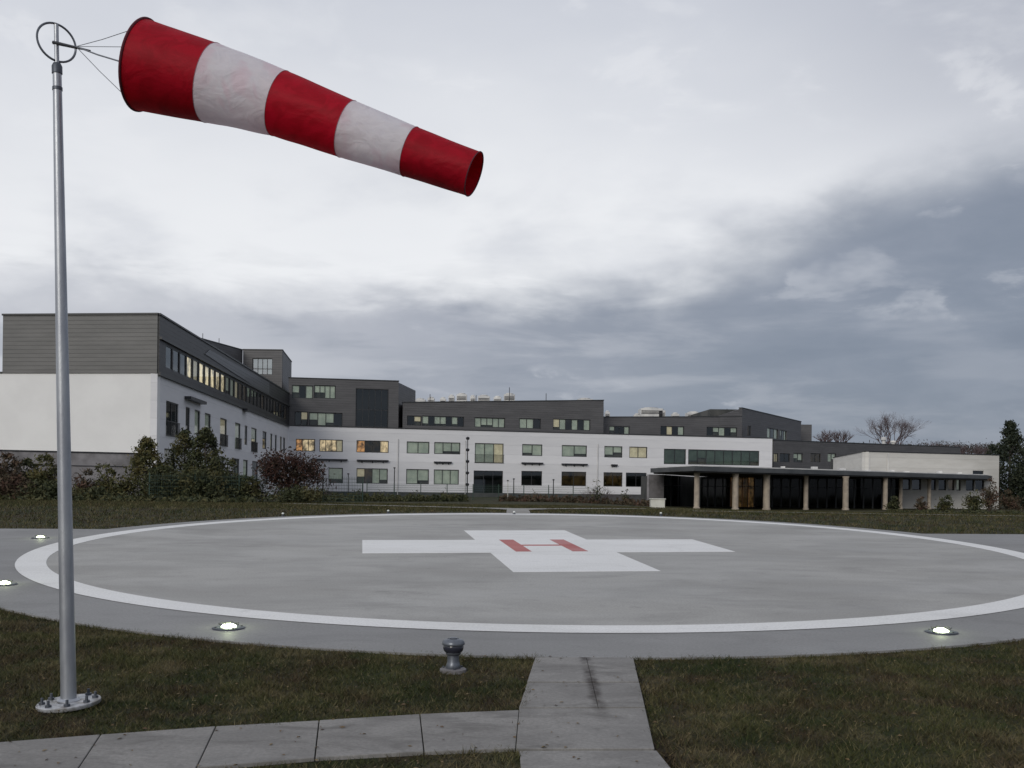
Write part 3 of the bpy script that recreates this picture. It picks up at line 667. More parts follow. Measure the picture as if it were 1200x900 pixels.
# ---- dark upper storeys, each its own block
def upper(name, label, pxa, pxb, ta, tb, wins, root=None, setb=.6, side_px=None, m='dark_clad', extra=None):
    """block on the main roof line between two photo columns"""
    A = mf.pt(mf.hit(pxa, 500)[0], 0, -setb); B = mf.pt(mf.hit(pxb, 500)[0], 0, -setb); fc = Fac(A, B)
    t = thing(name, label, 'building', ((A[0]+B[0])/2, (A[1]+B[1])/2, zmt2-.5))
    za, zb_ = fc.hit(pxa, ta)[1], fc.hit(pxb, tb)[1]; z0 = zmt2-1.5
    hs = []
    for w in wins: hs.append((fc.hit(w[0], w[3])[0], fc.hit(w[0], w[3])[1], fc.hit(w[2], w[1])[0], fc.hit(w[0], w[1])[1]))
    wall(fc, 0, fc.L, z0, za, zb_, hs, M[m], t, 'wall')
    for h_, w in zip(hs, wins): window(fc, h_, w[4], w[5], t, trans=w[6] if len(w) > 6 else None)
    coping(fc, 0, fc.L, za, zb_, t)
    mb = MB(); p0, p1 = fc.pt(0.02, 0, -.5), fc.pt(fc.L-.02, 0, -.5); mb.prism([p0[:2], p1[:2], (p1[0]+1.2, p1[1]+11), (p0[0]-1, p0[1]+11)], z0, [za-.05, zb_-.05, zb_-.05, za-.05]); mb.build('rear_wall', M[m], t)
    mb = MB(); fc.box(mb, .03, z0, fc.L-.03, min(za, zb_)-.3, -.52, -.455); mb.build('room_wall', M['core'], t)
    return t, fc
t1, f1 = upper('dark_stair_block', 'dark boarded block with a tall glazed stairwell next to the left wing', 338, 467, 443, 447, [(342, 451, 367, 466.5, ['pale', 'dark', 'pale'], 3), (368, 451, 393.5, 466.5, 'pale', 4), (345, 482, 361, 498.5, ['dark', 'cream'], 2), (362, 483, 401.5, 498.5, ['pale', 'pale', 'pale', 'dark'], 4), (416.5, 455, 455.5, 500, 'dark', 5, 2.2)], setb=.25)
t2, f2 = upper('dark_upper_storey', 'middle dark boarded upper storey with ribbon windows above the white front', 473, 709.5, 472, 469.5, [(477, 487, 494, 498.5, ['dark', 'cream'], 2), (494.5, 487, 544, 499, ['pale', 'dark', 'pale', 'pale', 'dark', 'pale', 'dark'], 7), (556, 489, 592, 500.5, 'pale', 5), (608.5, 490, 634, 502, ['pale', 'pale', 'dark'], 3), (648, 490.5, 692, 503.5, ['cream', 'pale', 'dark', 'pale', 'dark', 'pale'], 6)], setb=.8)
t3, f3 = upper('low_dark_upper_storey', 'lower dark boarded storey right of the middle ribbon windows', 711.5, 881, 489.4, 489, [(714, 499, 738, 508.5, ['pale', 'dark', 'dark', 'pale'], 4), (774, 499, 802, 509.5, ['dark', 'cream', 'dark', 'pale'], 4), (828, 500, 864, 510.5, ['dark', 'pale', 'pale', 'dark', 'pale'], 5), (877.5, 499, 880, 510.5, 'dark', 1)], setb=3.0)
# sloping topped end block on the right
Ea = f3.pt(f3.L+.05, 0, 0.0); Eb = XY(938, 168); ef = Fac((Ea[0], Ea[1]), Eb)
te = thing('dark_end_block', 'dark boarded block whose roof line falls away to the right, above the glazed entrance', 'building', (Ea[0], Ea[1], 8))
za, zb_ = ef.hit(882.5, 482.5)[1], ef.hit(938, 493)[1]; za = (za+zb_)/2+.1; zb_ = za-.2
hs = [(ef.hit(899, 510)[0], ef.hit(899, 513)[1], ef.hit(912, 510)[0], ef.hit(899, 501)[1]), (ef.hit(914, 510)[0], ef.hit(899, 513)[1], ef.hit(922, 510)[0], ef.hit(899, 501)[1])]
wall(ef, 0, ef.L, 4.5, za, zb_, hs, M['dark_clad'], te, 'side_wall'); coping(ef, 0, ef.L, za, zb_, te)
for h_ in hs: window(ef, h_, ['pale', 'dark', 'pale'], 3, te)
Fa = XY(846, Ea[1]-.05+.3); ff = Fac((f3.pt(f3.hit(843, 490)[0], 0, .05))[:2], (Ea[0], Ea[1]-.04)); wall(ff, 0, ff.L, ff.hit(860, 498.5)[1], ff.hit(843, 487.2)[1], za, [], M['dark_clad'], te, 'parapet_wall', depth=.4)
mb = MB(); mb.prism([(Ea[0]-4.5, Ea[1]+.45), (Ea[0]-.6, Ea[1]+.45), (Eb[0]-.8, Eb[1]), (Ea[0]-6, Eb[1])], 4.5, za-.15); mb.build('rear_wall', M['core'], te)
# small dark penthouse further back
tp = thing('rear_dark_penthouse', 'small flat dark block stepping down behind the right end of the roofs', 'building', (*XY(944, 172), 8))
q = Fac(XY(938, 172), XY(950.5, 172)); zz = q.hit(944, 497.5)[1]; wall(q, 0, q.L, 4, zz, zz, [], M['dark_clad'], tp, 'wall'); mb = MB(); a_, c_ = q.pt(0, 0, -.4), q.pt(q.L, 0, -.4); mb.prism([a_[:2], c_[:2], (c_[0]+.6, c_[1]+8), (a_[0], a_[1]+8)], 4, zz-.05); mb.build('rear_wall', M['roof'], tp)

# ---- low dark building running right behind the canopy
lf = Fac(XY(906, 150), XY(1125, 178))
tl = thing('low_dark_building', 'long low dark grey building behind the white pavilion and the canopy', 'building', (*XY(1000, 160), .2))
za, zb_ = lf.hit(906, 516)[1], lf.hit(1120, 524)[1]
hs = []
for a, c in ((907, 912), (914, 926), (930, 941), (950, 962), (970, 980)): hs.append((lf.hit(a, 535)[0], lf.hit(a, 541.5)[1], lf.hit(c, 535)[0], lf.hit(a, 531)[1]))
wall(lf, 0, lf.L, -.2, za, zb_, hs, M['dark_clad'], tl, 'wall'); coping(lf, 0, lf.L, za, zb_, tl)
for h_, kd in zip(hs, ('cream', 'dark', 'pale', 'dim', 'pale')): window(lf, h_, kd, 2, tl)
mb = MB(); a_, c_ = lf.pt(.05, 0, -.5), lf.pt(lf.L-.05, 0, -.5); mb.prism([a_[:2], c_[:2], (c_[0]+2, c_[1]+14), (a_[0], a_[1]+14)], -.2, [za-.1, zb_-.1, zb_-.1, za-.1]); mb.build('rear_wall', M['core'], tl)
for px_, ht in ((1048, 1.3), (1059, .8)): u_ = lf.hit(px_, 520)[0]; mb = MB(); p_ = lf.pt(u_, 0, -2); z_ = zb_-.2; mb.lathe([(.3, 0), (.3, ht*.6), (.5, ht*.65), (.45, ht), (0, ht+.1)], 10, (p_[0], p_[1], z_)); mb.build('roof_vent', M['hvac'], tl)

# ---- white pavilion on the right
p0, p1, p2 = XY(976, 133), XY(1013, 112), XY(1170.5, 118); pa, pb_ = Fac(p0, p1), Fac(p1, p2)
tpv = thing('white_pavilion', 'single storey white pavilion with a strip of dark windows at the far right', 'building', (*XY(1090, 118), -.1))
zp = pb_.hit(1013, 530)[1]; zp2 = pb_.hit(1170, 533.2)[1]; zp = (zp+zp2)/2
hs = []; kd = []
for a, c, k_ in ((1058, 1067, 'dark'), (1069, 1079.5, 'dark'), (1087, 1097, 'dark'), (1100, 1109, 'dark'), (1111, 1118.5, 'dim'), (1121, 1126, 'pale'), (1132, 1142, 'dark'), (1143, 1153.5, 'dark')):
    hs.append((pb_.hit(a, 565)[0], zr(.42), pb_.hit(c, 565)[0], zr(1.95))); kd.append(k_)
hs.append((pb_.hit(1140, 552)[0], zr(2.25), pb_.hit(1153, 552)[0], zr(2.75))); kd.append('dark')
M['pav'] = lined('cream_rendered_facade', (.60, .585, .55), (.53, .515, .48), 1.1, .012, .75, dark=.25)
wall(pb_, 0, pb_.L, -.3, zp, zp, hs, M['pav'], tpv, 'wall')
for h_, k_ in zip(hs, kd): window(pb_, h_, k_, 1, tpv)
wall(pa, 0, pa.L-.02, -.3, zp, zp, [], M['pav'], tpv, 'side_wall'); coping(pb_, 0, pb_.L, zp, zp, tpv, m='dark_steel', h=.1); coping(pa, 0, pa.L-.1, zp, zp, tpv, m='dark_steel', h=.1)
mb = MB(); mb.prism([(p1[0]+.1, p1[1]+.5), (p2[0]-.1, p2[1]+.5), (p2[0]+1, p2[1]+15), (p0[0]+.6, p0[1]+3)], -.3, zp-.1); mb.build('inner_wall', M['core'], tpv)
for px_ in (1018, 1040): u_ = pb_.hit(px_, 540)[0]; mb = MB(); mb.tube([pb_.pt(u_, -.2, .1), pb_.pt(u_, zp-.1, .1)], .05, 6); mb.build('downpipe', M['hvac'], tpv)

# ---- entrance canopy on round columns
ca, cb, cc, cd, ce = XY(813.5, 87), XY(1158, 114), XY(1170, 124), XY(905, 140), XY(762, 98)
cfc = Fac(ca, cb); zs_ = cfc.hit(817, 553.5)[1]; ztp = cfc.hit(817, 546.2)[1]
tcn = thing('entrance_canopy', 'wide flat dark canopy on pale round columns over the hospital entrance', 'canopy', (*XY(900, 100), -.1))
def inset(pl, f): cx = sum(p[0] for p in pl)/len(pl); cy = sum(p[1] for p in pl)/len(pl); return [(cx+(p[0]-cx)*f, cy+(p[1]-cy)*f) for p in pl]
cp = [ca, cb, cc, cd, ce]
mb = MB().prism(cp, zs_+.12, ztp); mb.build('roof_slab', M['canopy'], tcn)
mb = MB().prism(inset(cp, .985), zs_, zs_+.115); mb.build('soffit', M['soffit'], tcn)
mb = MB().prism(inset(cp, .97), ztp+.002, ztp+.10); mb.build('roof_edge', M['hvac'], tcn)
for (a, w, Yc) in ((816.6, .24, 89), (861.8, .27, 91), (898.3, .31, 94), (944.5, .22, 98), (991, .28, 99), (1037.5, .24, 104), (1055.5, .20, 109), (1089, .2, 111)):
    c = XY(a, Yc); zg = gz(*c)
    mb = MB(); mb.lathe([(w*1.25, -.2), (w*1.25, .12), (w*1.02, .16), (w, 1.2), (w*.97, zs_-zg-.25), (w*1.15, zs_-zg-.1), (w*1.15, zs_-zg-.002)], 20, (c[0], c[1], zg)); mb.build('column', M['column'], tcn, smooth=True)
for i in range(16):      # plants and small vents along the canopy roof edge
    u_ = cfc.L*(.30+.045*i)+random.uniform(-.6, .6); p_ = cfc.pt(u_, 0, -1.2-random.random()*2); 
    if i % 2 == 0: mb = MB(); w_ = random.uniform(.12, .3); mb.box(p_[0]-w_, p_[1]-.3, ztp+.1, p_[0]+w_, p_[1]+.3, ztp+.1+random.uniform(.12, .3)); mb.build('roof_vent', M['hvac'], tcn)
# glazed entrance hall under the canopy
eh = thing('entrance_hall', 'dark glazed entrance hall with warm lit doors deep under the canopy', 'building', (*XY(850, 115), -.1))
ga, gb, gc = XY(779, 101), XY(812, 112), XY(1056, 109.5); g1, g2 = Fac(ga, gb), Fac(gb, gc)
zb0 = -.25
def curtain(fc, n, kinds, z1, root, u0=0, u1=None):
    u1 = u1 or fc.L; w = (u1-u0)/n
    for k in range(n):
        h_ = (u0+w*k+.01, zb0, u0+w*(k+1)-.01, z1); kd_ = kinds[k % len(kinds)]
        window(fc, h_, kd_, 1, root, fw=.06, trans=2.3, name='glazing_bay', m_glass=M['glass_hall'])
curtain(g1, 4, ['dark'], zs_-.02, eh); 
u_a, u_b = g2.hit(856, 570)[0], g2.hit(884, 570)[0]
curtain(g2, 5, ['dark'], zs_-.02, eh, 0, u_a); curtain(g2, 4, ['dim', 'warm', 'dim', 'warm'], zs_-.02, eh, u_a, u_b); curtain(g2, 16, ['dark', 'dark', 'dark'], zs_-.02, eh, u_b, g2.L)
mb = MB(); a_ = g1.pt(.1, 0, -.5); b_ = g2.pt(.3, 0, -.6); c_ = g2.pt(g2.L, 0, -.6); mb.prism([a_[:2], b_[:2], c_[:2], (c_[0], c_[1]+10), (a_[0]-.3, c_[1]+4)], zb0-.1, zs_-.03); mb.build('inner_wall', M['core'], eh)
gw = Fac(XY(760.5, 99.5), XY(778, 100.6)); wall(gw, 0, gw.L, zb0, zs_-.03, zs_-.03, [], M['grey_wall'], eh, 'grey_side_wall', depth=.3)
# glass link between canopy and white front
# roof plant
def roofbox(px, Y, pyt, wpx, label, m='hvac', dome=False):
    a, e = ray(px, pyt); w = wpx/F*Y; zt_ = CZ+e*Y; hh = 3.0
    t = thing('rooftop_unit', label, 'roof plant', (a*Y, Y, zt_-hh), 'roof plant boxes')
    mb = MB(); mb.box(a*Y-w/2, Y, zt_-hh, a*Y+w/2, Y+w, zt_-.25); mb.build('housing', M[m], t, bevel=.05)
    mb = MB()
    for k in range(3): mb.box(a*Y-w/2+.1, Y-.05, zt_-1.1+k*.2, a*Y+w/2-.1, Y-.003, zt_-1.0+k*.2)
    mb.build('louvre', M['dark_steel'], t)
    mb = MB().lathe([(w*.32, 0), (w*.36, .18), (w*.2, .25), (0, .25)], 12, (a*Y, Y+w*.5, zt_-.25)); mb.build('fan_cowl', M[m], t)
for px, Y, pyt, w, lb in ((492, 152, 466, 13, 'low grey plant box above the stepped roof beside the stair block'), (519, 153, 465, 7, 'narrow grey plant box between two white ones on the middle roof'), (541, 152, 460, 12, 'bright white plant box on the middle roof, left of its pair'), (567, 152, 462, 14, 'pale cream plant box in the centre of the middle roof'), (597, 153, 460, 13, 'plant box with a small mast on the middle roof'), (686, 150, 465.5, 18, 'flat beige plant box at the right end of the middle roof'), (764, 155, 476.5, 26, 'largest white plant box, on the lower roof'), (792, 156, 483, 9, 'small white plant box beside the largest one'), (814, 156, 481.5, 17, 'white plant box with plain front on the lower roof'), (832, 157, 482.5, 7, 'small rounded white plant box near the end block'), (480, 151, 466, 6, 'small dark grey plant box tucked against the stair block roof'), (505, 152, 464.5, 8, 'grey plant box with louvres, second of the left cluster'), (529, 152, 462, 7, 'small box hard against the bright white plant box'), (554, 152, 462.5, 6, 'tiny grey plant box between the white and the cream one'), (583, 153, 463.5, 9, 'low box right of the pale cream plant box'), (776, 155, 479, 8, 'dark topped low box right behind the largest white one'), (712, 150, 481, 6, 'slim grey plant box in the notch between two roofs'), (747, 156, 484, 8, 'small beige plant box left of the largest one')):
    roofbox(px, Y, pyt, w, lb)
for px, Y, t0, t1_ in ((597, 152, 471, 454), (852, 158, 487, 479), (869, 158, 486, 481), (504, 152, 471, 462), (640, 152, 470, 461), (558, 152, 470, 463)):
    p_ = at(px, t0, Y); q_ = at(px, t1_, Y); t = MB().tube([p_-Vector((0, 0, 1)), q_], .05, 6); o = t.build('roof_mast', M['dark_steel']); tag(o, {597: 'thin mast above the plant box with the small mast on the middle roof', 852: 'short mast left of the sloping end block', 869: 'shortest mast over the sloping end block', 504: 'thin mast at the left end of the middle roof', 640: 'lone thin mast right of centre on the middle roof', 558: 'thin mast between the white and the cream plant boxes'}[px], 'mast', 'roof masts')

# ================================================================== LOW WALLS AND FENCES
gwf = Fac(XY(-40, 60.5), XY(170, 64.5))
t = thing('garden_wall', 'weathered grey garden wall with dark capping in front of the left end wall', 'wall', (*XY(60, 62), .4))
z_ = gwf.hit(120, 531)[1]; wall(gwf, 0, gwf.L, .1, z_, z_, [], M['grey_wall'], t, 'wall', depth=.25)
mb = MB(); gwf.box(mb, -.05, z_, gwf.L+.05, z_+.07, -.30, .06); gwf.box(mb, 0, z_-.85, gwf.L, z_-.80, 0.002, .03); mb.build('capping', M['dark_steel'], t)
def mesh_fence(p0, p1, h, label, post_gap=2.5, wire=.2):
    fc = Fac(p0, p1); t = thing('wire_mesh_fence', label, 'fence', (*p0, gz(*p0)), 'wire mesh fences')
    n = max(1, round(fc.L/post_gap)); mbw = MB()
    zg = lambda u: gz(*fc.pt(u, 0)[:2])
    for k in range(n+1):
        u_ = fc.L*k/n; mb = MB(); fc.box(mb, u_-.03, zg(u_)-.1, u_+.03, zg(u_)+h+.08, -.03, .03); mb.build('post', M['fence_green'], t)
    for k in range(n):
        ua, ub = fc.L*k/n+.03, fc.L*(k+1)/n-.03; z_ = (zg(ua)+zg(ub))/2+.05; hw = .011
        for j in range(int(h/.2)+1): fc.box(mbw, ua, z_+j*.2, ub, z_+j*.2+hw*1.6, .032, .045)
        for j in range(int((ub-ua)/.1)+1): uu = ua+j*.1; fc.box(mbw, uu, z_, uu+hw, z_+h, .046, .055)
    mbw.build('wire_mesh', M['fence_green'], t)
    return t
mesh_fence(XY(175, 57), XY(425, 62), 1.55, 'green wire mesh fence in front of the left shrubs and the red tree')
mesh_fence(XY(430, 90), XY(700, 96), 1.4, 'green wire mesh fence below the middle of the white front')
for px, Y, t0, lb, hgt in ((408, 100, 556, 'short dark post left of the door pipe', 0), (547.5, 96, 513, 'tall slim lamp pole standing left of the glazed door', 1), (595, 96, 564, 'short white post right of the glazed door', 0), (602, 96, 562, 'short dark post right of the white post', 0), (648.5, 94, 563, 'dark post in front of the white front, left of the saplings', 0), (462, 98, 549, 'grey signless post below the stair block', 0)):
    p_ = XY(px, Y); zg = gz(*p_); tp_ = at(px, t0, Y).z; r = .06 if px != 595 else .05
    mb = MB(); mb.tube([(p_[0], p_[1], zg-.2), (p_[0], p_[1], tp_)], [r, r*.7], 8)
    o = thing('lamp_pole' if hgt else 'post', lb, 'pole' if hgt else 'post', (p_[0], p_[1], zg), None if hgt else 'posts along the hospital front'); mb.build('shaft', M['dark_steel'] if px != 595 else M['white_box'], o)
    if hgt:
        for k in range(5): mb = MB().lathe([(.05, 0), (.16, .05), (.18, .22), (.06, .3), (0, .3)], 10, (p_[0], p_[1], tp_-.2-k*1.1)); mb.build('lamp_head' if k == 0 else 'fitting', M['dark_steel'], o)
    else:
        mb = MB().box(p_[0]-.09, p_[1]-.09, tp_, p_[0]+.09, p_[1]+.09, tp_+.12); mb.build('cap', M['dark_steel'], o)

# white utility cabinet by the entrance
p_ = XY(770.5, 60.5); zg = at(770, 597, 60.5).z; cab = thing('utility_box', 'squat off-white utility cabinet on the lawn left of the entrance columns', 'cabinet', (p_[0], p_[1], zg))
mb = MB().box(p_[0]-.42, p_[1]-.3, zg+.06, p_[0]+.42, p_[1]+.3, zg+.60); mb.build('housing', M['white_box'], cab, bevel=.03)
mb = MB().box(p_[0]-.46, p_[1]-.34, zg+.60, p_[0]+.46, p_[1]+.34, zg+.66); mb.build('lid', M['white_box'], cab, bevel=.015)
mb = MB().box(p_[0]-.36, p_[1]-.26, zg-.3, p_[0]+.36, p_[1]+.26, zg+.06); mb.build('plinth', M['plinth'], cab)

# ================================================================== PLANTS
def leaves(name, pts, size, mt, parent=None, kind=None, label=None, cat=None, asp=1.6):
    n = len(pts); a = rng.normal(size=(n, 3)); a /= np.linalg.norm(a, axis=1)[:, None]; c = rng.normal(size=(n, 3)); c -= (c*a).sum(1)[:, None]*a; c /= np.linalg.norm(c, axis=1)[:, None]
    s = size*rng.uniform(.5, 1.4, (n, 1))
    v = np.stack([pts-a*s*asp, pts-c*s*.6, pts+a*s*asp, pts+c*s*.6], 1).reshape(-1, 3); f = np.arange(4*n).reshape(-1, 4)
    o = np_mesh(name, v, f, mt, parent)
    return tag(o, label, cat, kind=kind)
def cone_pts(n, c, r, h, pw=1.0, clumps=60):
    """clumped points in a rough cone"""
    t = rng.uniform(0, 1, clumps)**1.25; a = rng.uniform(0, 2*PI, clumps); rr = r*(1-t)**pw*rng.uniform(.55, 1.08, clumps)
    cc = np.stack([c[0]+rr*np.cos(a), c[1]+rr*np.sin(a), c[2]+h*(.06+.94*t)], 1); cs = r*.17*(1-.65*t)+.05
    i = rng.integers(0, clumps, n); return cc[i]+rng.normal(size=(n, 3))*cs[i][:, None]*np.array([1, 1, .7])
def ball_pts(n, c, rx, ry, rz, clumps=40, lo=.35):
    d = rng.normal(size=(clumps, 3)); d /= np.linalg.norm(d, axis=1)[:, None]; rr = rng.uniform(lo, 1, (clumps, 1)); cc = d*rr*np.array([rx, ry, rz])*.85+np.array(c); cs = .2*(rx+rz)/2
    i = rng.integers(0, clumps, n); return cc[i]+rng.normal(size=(n, 3))*cs*np.array([1, 1, .8])
def branches(mb, p, d, ln, r, depth, spread=.6, tips=None, kids=(2, 3)):
    mid = p+d*ln*.5+Vector((random.uniform(-1, 1), random.uniform(-1, 1), 0))*ln*.05; q = p+d*ln
    mb.tube([p, mid, q], [r, r*.85, r*.62], 5 if depth > 1 else 3, cap=False)
    if tips is not None and depth <= 2: tips.append(tuple(q))
    if depth == 0: return
    for _ in range(random.randint(*kids)):
        nd = (d+Vector((random.gauss(0, spread), random.gauss(0, spread), random.gauss(.12, spread*.5)))).normalized()
        branches(mb, p+d*ln*random.uniform(.55, 1), nd, ln*random.uniform(.62, .85), r*.6, depth-1, spread, tips, kids)
def conifer(name, px, Y, pyt, wpx, mt, label, n=5000, pw=.8, leaf=.075, group=None, cat='tree'):
    p_ = XY(px, Y); zg = gz(*p_); h = at(px, pyt, Y).z-zg; r = wpx/2/F*Y
    t = thing(name, label, cat, (p_[0], p_[1], zg), group)
    mb = MB().tube([(p_[0], p_[1], zg-.2), (p_[0], p_[1], zg+h*.5), (p_[0], p_[1], zg+h*.95)], [max(.05, h*.022), h*.012, .01], 8)
    for k in range(26):
        zz = random.uniform(.08, .85); a = random.uniform(0, 2*PI); l = r*(1-zz)**pw*.9
        mb.tube([(p_[0], p_[1], zg+h*zz), (p_[0]+math.cos(a)*l, p_[1]+math.sin(a)*l, zg+h*zz+l*.15)], [.03, .008], 4, cap=False)
    mb.build('trunk', M['bark'], t); leaves('crown', cone_pts(n, (p_[0], p_[1], zg), r, h, pw, int(60+n/60)), leaf, mt, t); return t
def bush(name, px, Y, pyt, wpx, mt, label, n=2500, leaf=.07, bare=False, group=None, cat='shrub', base=None):
    p_ = XY(px, Y); zg = gz(*p_) if base is None else base; h = at(px, pyt, Y).z-zg; r = wpx/2/F*Y
    t = thing(name, label, cat, (p_[0], p_[1], zg), group); mb = MB(); tips = []
    for k in range(5):
        d = Vector((random.gauss(0, .35), random.gauss(0, .35), 1)).normalized(); branches(mb, Vector((p_[0]+random.uniform(-.1, .1), p_[1], zg-.05)), d, h*.36, max(.012, h*.012), 3, .45, tips)
    mb.build('stems', M['bark'] if not bare else M['twig'], t)
    if n: leaves('foliage', np.concatenate([ball_pts(int(n*.6), (p_[0], p_[1], zg+h*.42), r, r*.8, h*.44, int(14+n/90), .2), cone_pts(n-int(n*.6), (p_[0], p_[1], zg), r*1.15, h, .35, int(16+n/80))]), leaf, mt, t)
    return t
# conifers and broadleaf shrubs in front of the wing
conifer('young_conifer', 171, 60, 514, 62, M['leaf_olive'], 'young olive green conifer in front of the corner of the left wing', 4600, .75, .07)
conifer('conifer', 216, 62, 506, 52, M['leaf_dark'], 'tall narrow dark conifer, the left one of the touching pair', 4400, .6, .075)
conifer('conifer', 240, 61, 503, 52, M['leaf_dark'], 'tallest dark conifer right of the narrow one before the wing', 4600, .55, .075)
bush('dark_shrub', 264, 60, 537, 44, M['leaf_dark'], 'dark rounded shrub right of the tallest conifer', 4000, .07)
bush('dark_shrub', 192, 58.5, 548, 58, M['leaf_dark'], 'low dark shrub at the foot of the young conifer', 4000, .07)
bush('dark_shrub', 232, 58.5, 552, 70, M['leaf_dark'], 'wide low dark shrub at the feet of the conifer pair', 5000, .07)
bush('dark_shrub', 291, 59.5, 560, 40, M['leaf_dark'], 'small dark shrub between the conifers and the red tree', 2600, .065)
# red autumn tree
p_ = XY(336, 60); zg = gz(*p_); rt = thing('red_tree', 'spreading dark red autumn tree before the inner corner of the hospital', 'tree', (p_[0], p_[1], zg)); mb = MB(); tips = []
for d in ((-.45, .1, 1), (.5, 0, .9), (.05, -.1, 1), (-.15, .2, 1.1), (.9, 0, .8)): branches(mb, Vector((p_[0], p_[1], zg+.1)), Vector(d).normalized(), 1.15, .05, 4, .42, tips)
mb.tube([(p_[0], p_[1], zg-.2), (p_[0], p_[1], zg+.25)], [.11, .09], 8); mb.build('trunk', M['bark'], rt)
tp_ = np.array(tips); k = rng.integers(0, len(tp_), 3000); pts = tp_[k]+rng.normal(size=(3000, 3))*.26; pts2 = ball_pts(2800, (p_[0]+.15, p_[1], zg+1.55), 2.55, 1.7, 1.45, 70, .2); leaves('crown', np.concatenate([pts, pts2]), .062, M['leaf_red'], rt)
bush('dark_shrub', 352, 58, 572, 60, M['leaf_dark'], 'wide low dark shrub under the red tree', 3000, .06)
# left hedge in front of the garden wall: mixed ragged shrubs
for px, Y, t0, w, m_, n, lb in ((6, 58, 532, 40, 'leaf_brown', 3000, 'ragged brown shrub at the left edge of the photo'), (30, 59, 540, 38, 'leaf_dark', 2600, 'dark shrub second from the left edge'), (52, 58, 534, 36, 'leaf_olive', 2300, 'yellowish olive shrub just left of the windsock pole'), (14, 56.5, 560, 60, 'leaf_brown', 3000, 'low brown shrub at the foot of the leftmost shrubs'), (56, 56.5, 565, 60, 'leaf_dark', 3000, 'low dark shrub behind the foot of the pole'), (98, 58.5, 548, 30, 'leaf_brown', 800, 'thin see-through brown shrub just right of the pole'), (122, 59, 545, 34, 'leaf_olive', 1000, 'sparse olive shrub before the pale part of the garden wall'), (140, 58.5, 556, 30, 'leaf_olive', 1000, 'small olive shrub next to the young conifer'), (108, 57, 574, 70, 'leaf_dark', 2600, 'low dark shrub under the thin brown shrub')):
    bush('shrub', px, Y, t0, w, M[m_], lb, n, .07, group='shrubs along the garden wall')
# low ground planting along the hospital front
def hedge(pxa, pxb, Ya, Yb, pyt, n, mt, label, leaf=.08):
    P = []
    m_ = 240; tt = rng.uniform(0, 1, m_); hh = rng.uniform(.2, 1.0, m_)**1.3+.12
    i = rng.integers(0, m_, n); t = tt[i]+rng.normal(size=n)*.004; 
    px = pxa+(pxb-pxa)*t; Y = Ya+(Yb-Ya)*t+rng.normal(size=n)*.8
    X = (px-600)/F*Y; zg = np.array([gz(a, c) for a, c in zip(X, Y)]); H = max(.3, at((pxa+pxb)/2, pyt, (Ya+Yb)/2).z-gz((pxa+pxb)/2/F, (Ya+Yb)/2))
    Z = zg+rng.uniform(0, 1, n)**1.3*H*hh[i]
    return leaves('low_hedge', np.stack([X, Y, Z], 1), leaf, mt, None, 'stuff', label, 'hedge')
hedge(372, 548, 74, 84, 579, 16000, M['leaf_dark'], 'low dark planting below the left half of the white front')
hedge(586, 765, 88, 90, 581, 13000, M['leaf_brown'], 'low brown planting below the right half of the white front')
hedge(1040, 1210, 84, 84, 592, 8000, M['leaf_dark'], 'low dark planting below the white pavilion')
hedge(-20, 300, 56, 57, 584, 9000, M['leaf_dark'], 'low dark ground planting under the left shrubs')
# thin leafless saplings
sap = ((699, 88, 562, 16, 'densest sapling cluster between two ground floor windows'), (689, 89, 568, 9, 'thin sapling just left of the dense cluster'), (708, 90, 566, 8, 'thin sapling just right of the dense cluster'), (733, 90, 574, 14, 'low twiggy shrub under the rightmost ground floor windows'), (668, 90, 576, 10, 'low twigs right of the dark post'), (420, 84, 570, 12, 'leafless twigs below the lit windows at the left'), (446, 84, 573, 16, 'low leafless twigs under the four bay window'), (484, 86, 572, 14, 'leafless twigs left of the lamp pole, the far one'), (520, 86, 572, 16, 'leafless twigs next to the tall lamp pole'), (626, 90, 573, 12, 'leafless twigs right of the glazed door'), (384, 80, 566, 14, 'leafless twigs right of the red tree'))
for px, Y, t0, w, lb in sap: bush('sapling', px, Y, t0, w, M['leaf_dark'], lb, 260 if px in (699, 733) else 60, .06, True, 'leafless saplings along the hospital front', 'sapling')
# right side: bushes before the pavilion
for px, Y, t0, w, m_, n, lb in ((1160, 100, 561, 20, 'leaf_brown', 1400, 'bushy brown shrub at the right corner of the pavilion'), (1142, 97, 575, 22, 'leaf_dark', 1300, 'dark shrub under the last pavilion windows'), (1108, 97, 581, 18, 'leaf_dark', 900, 'low dark shrub under the middle of the pavilion strip'), (1080, 97, 583, 14, 'leaf_brown', 700, 'small brown shrub right of the last canopy column'), (1185, 98, 575, 24, 'leaf_brown', 1500, 'brown shrub under the big fir at the right edge'), (1047, 96, 582, 14, 'leaf_dark', 700, 'small dark shrub between the last two columns')):
    bush('shrub', px, Y, t0, w, M[m_], lb, n, .08, group='shrubs before the white pavilion')
conifer('fir_tree', 1183, 125, 496, 62, M['leaf_fir'], 'big dark fir tree beside the white pavilion at the right edge', 8000, .75, .13)
conifer('fir_tree', 1212, 122, 512, 60, M['leaf_fir'], 'second dark fir cut off by the right edge of the photo', 6000, .6, .13)
conifer('fir_tree', 1162, 140, 522, 30, M['leaf_fir'], 'small dark fir tucked behind the corner of the pavilion', 3000, .6, .12)
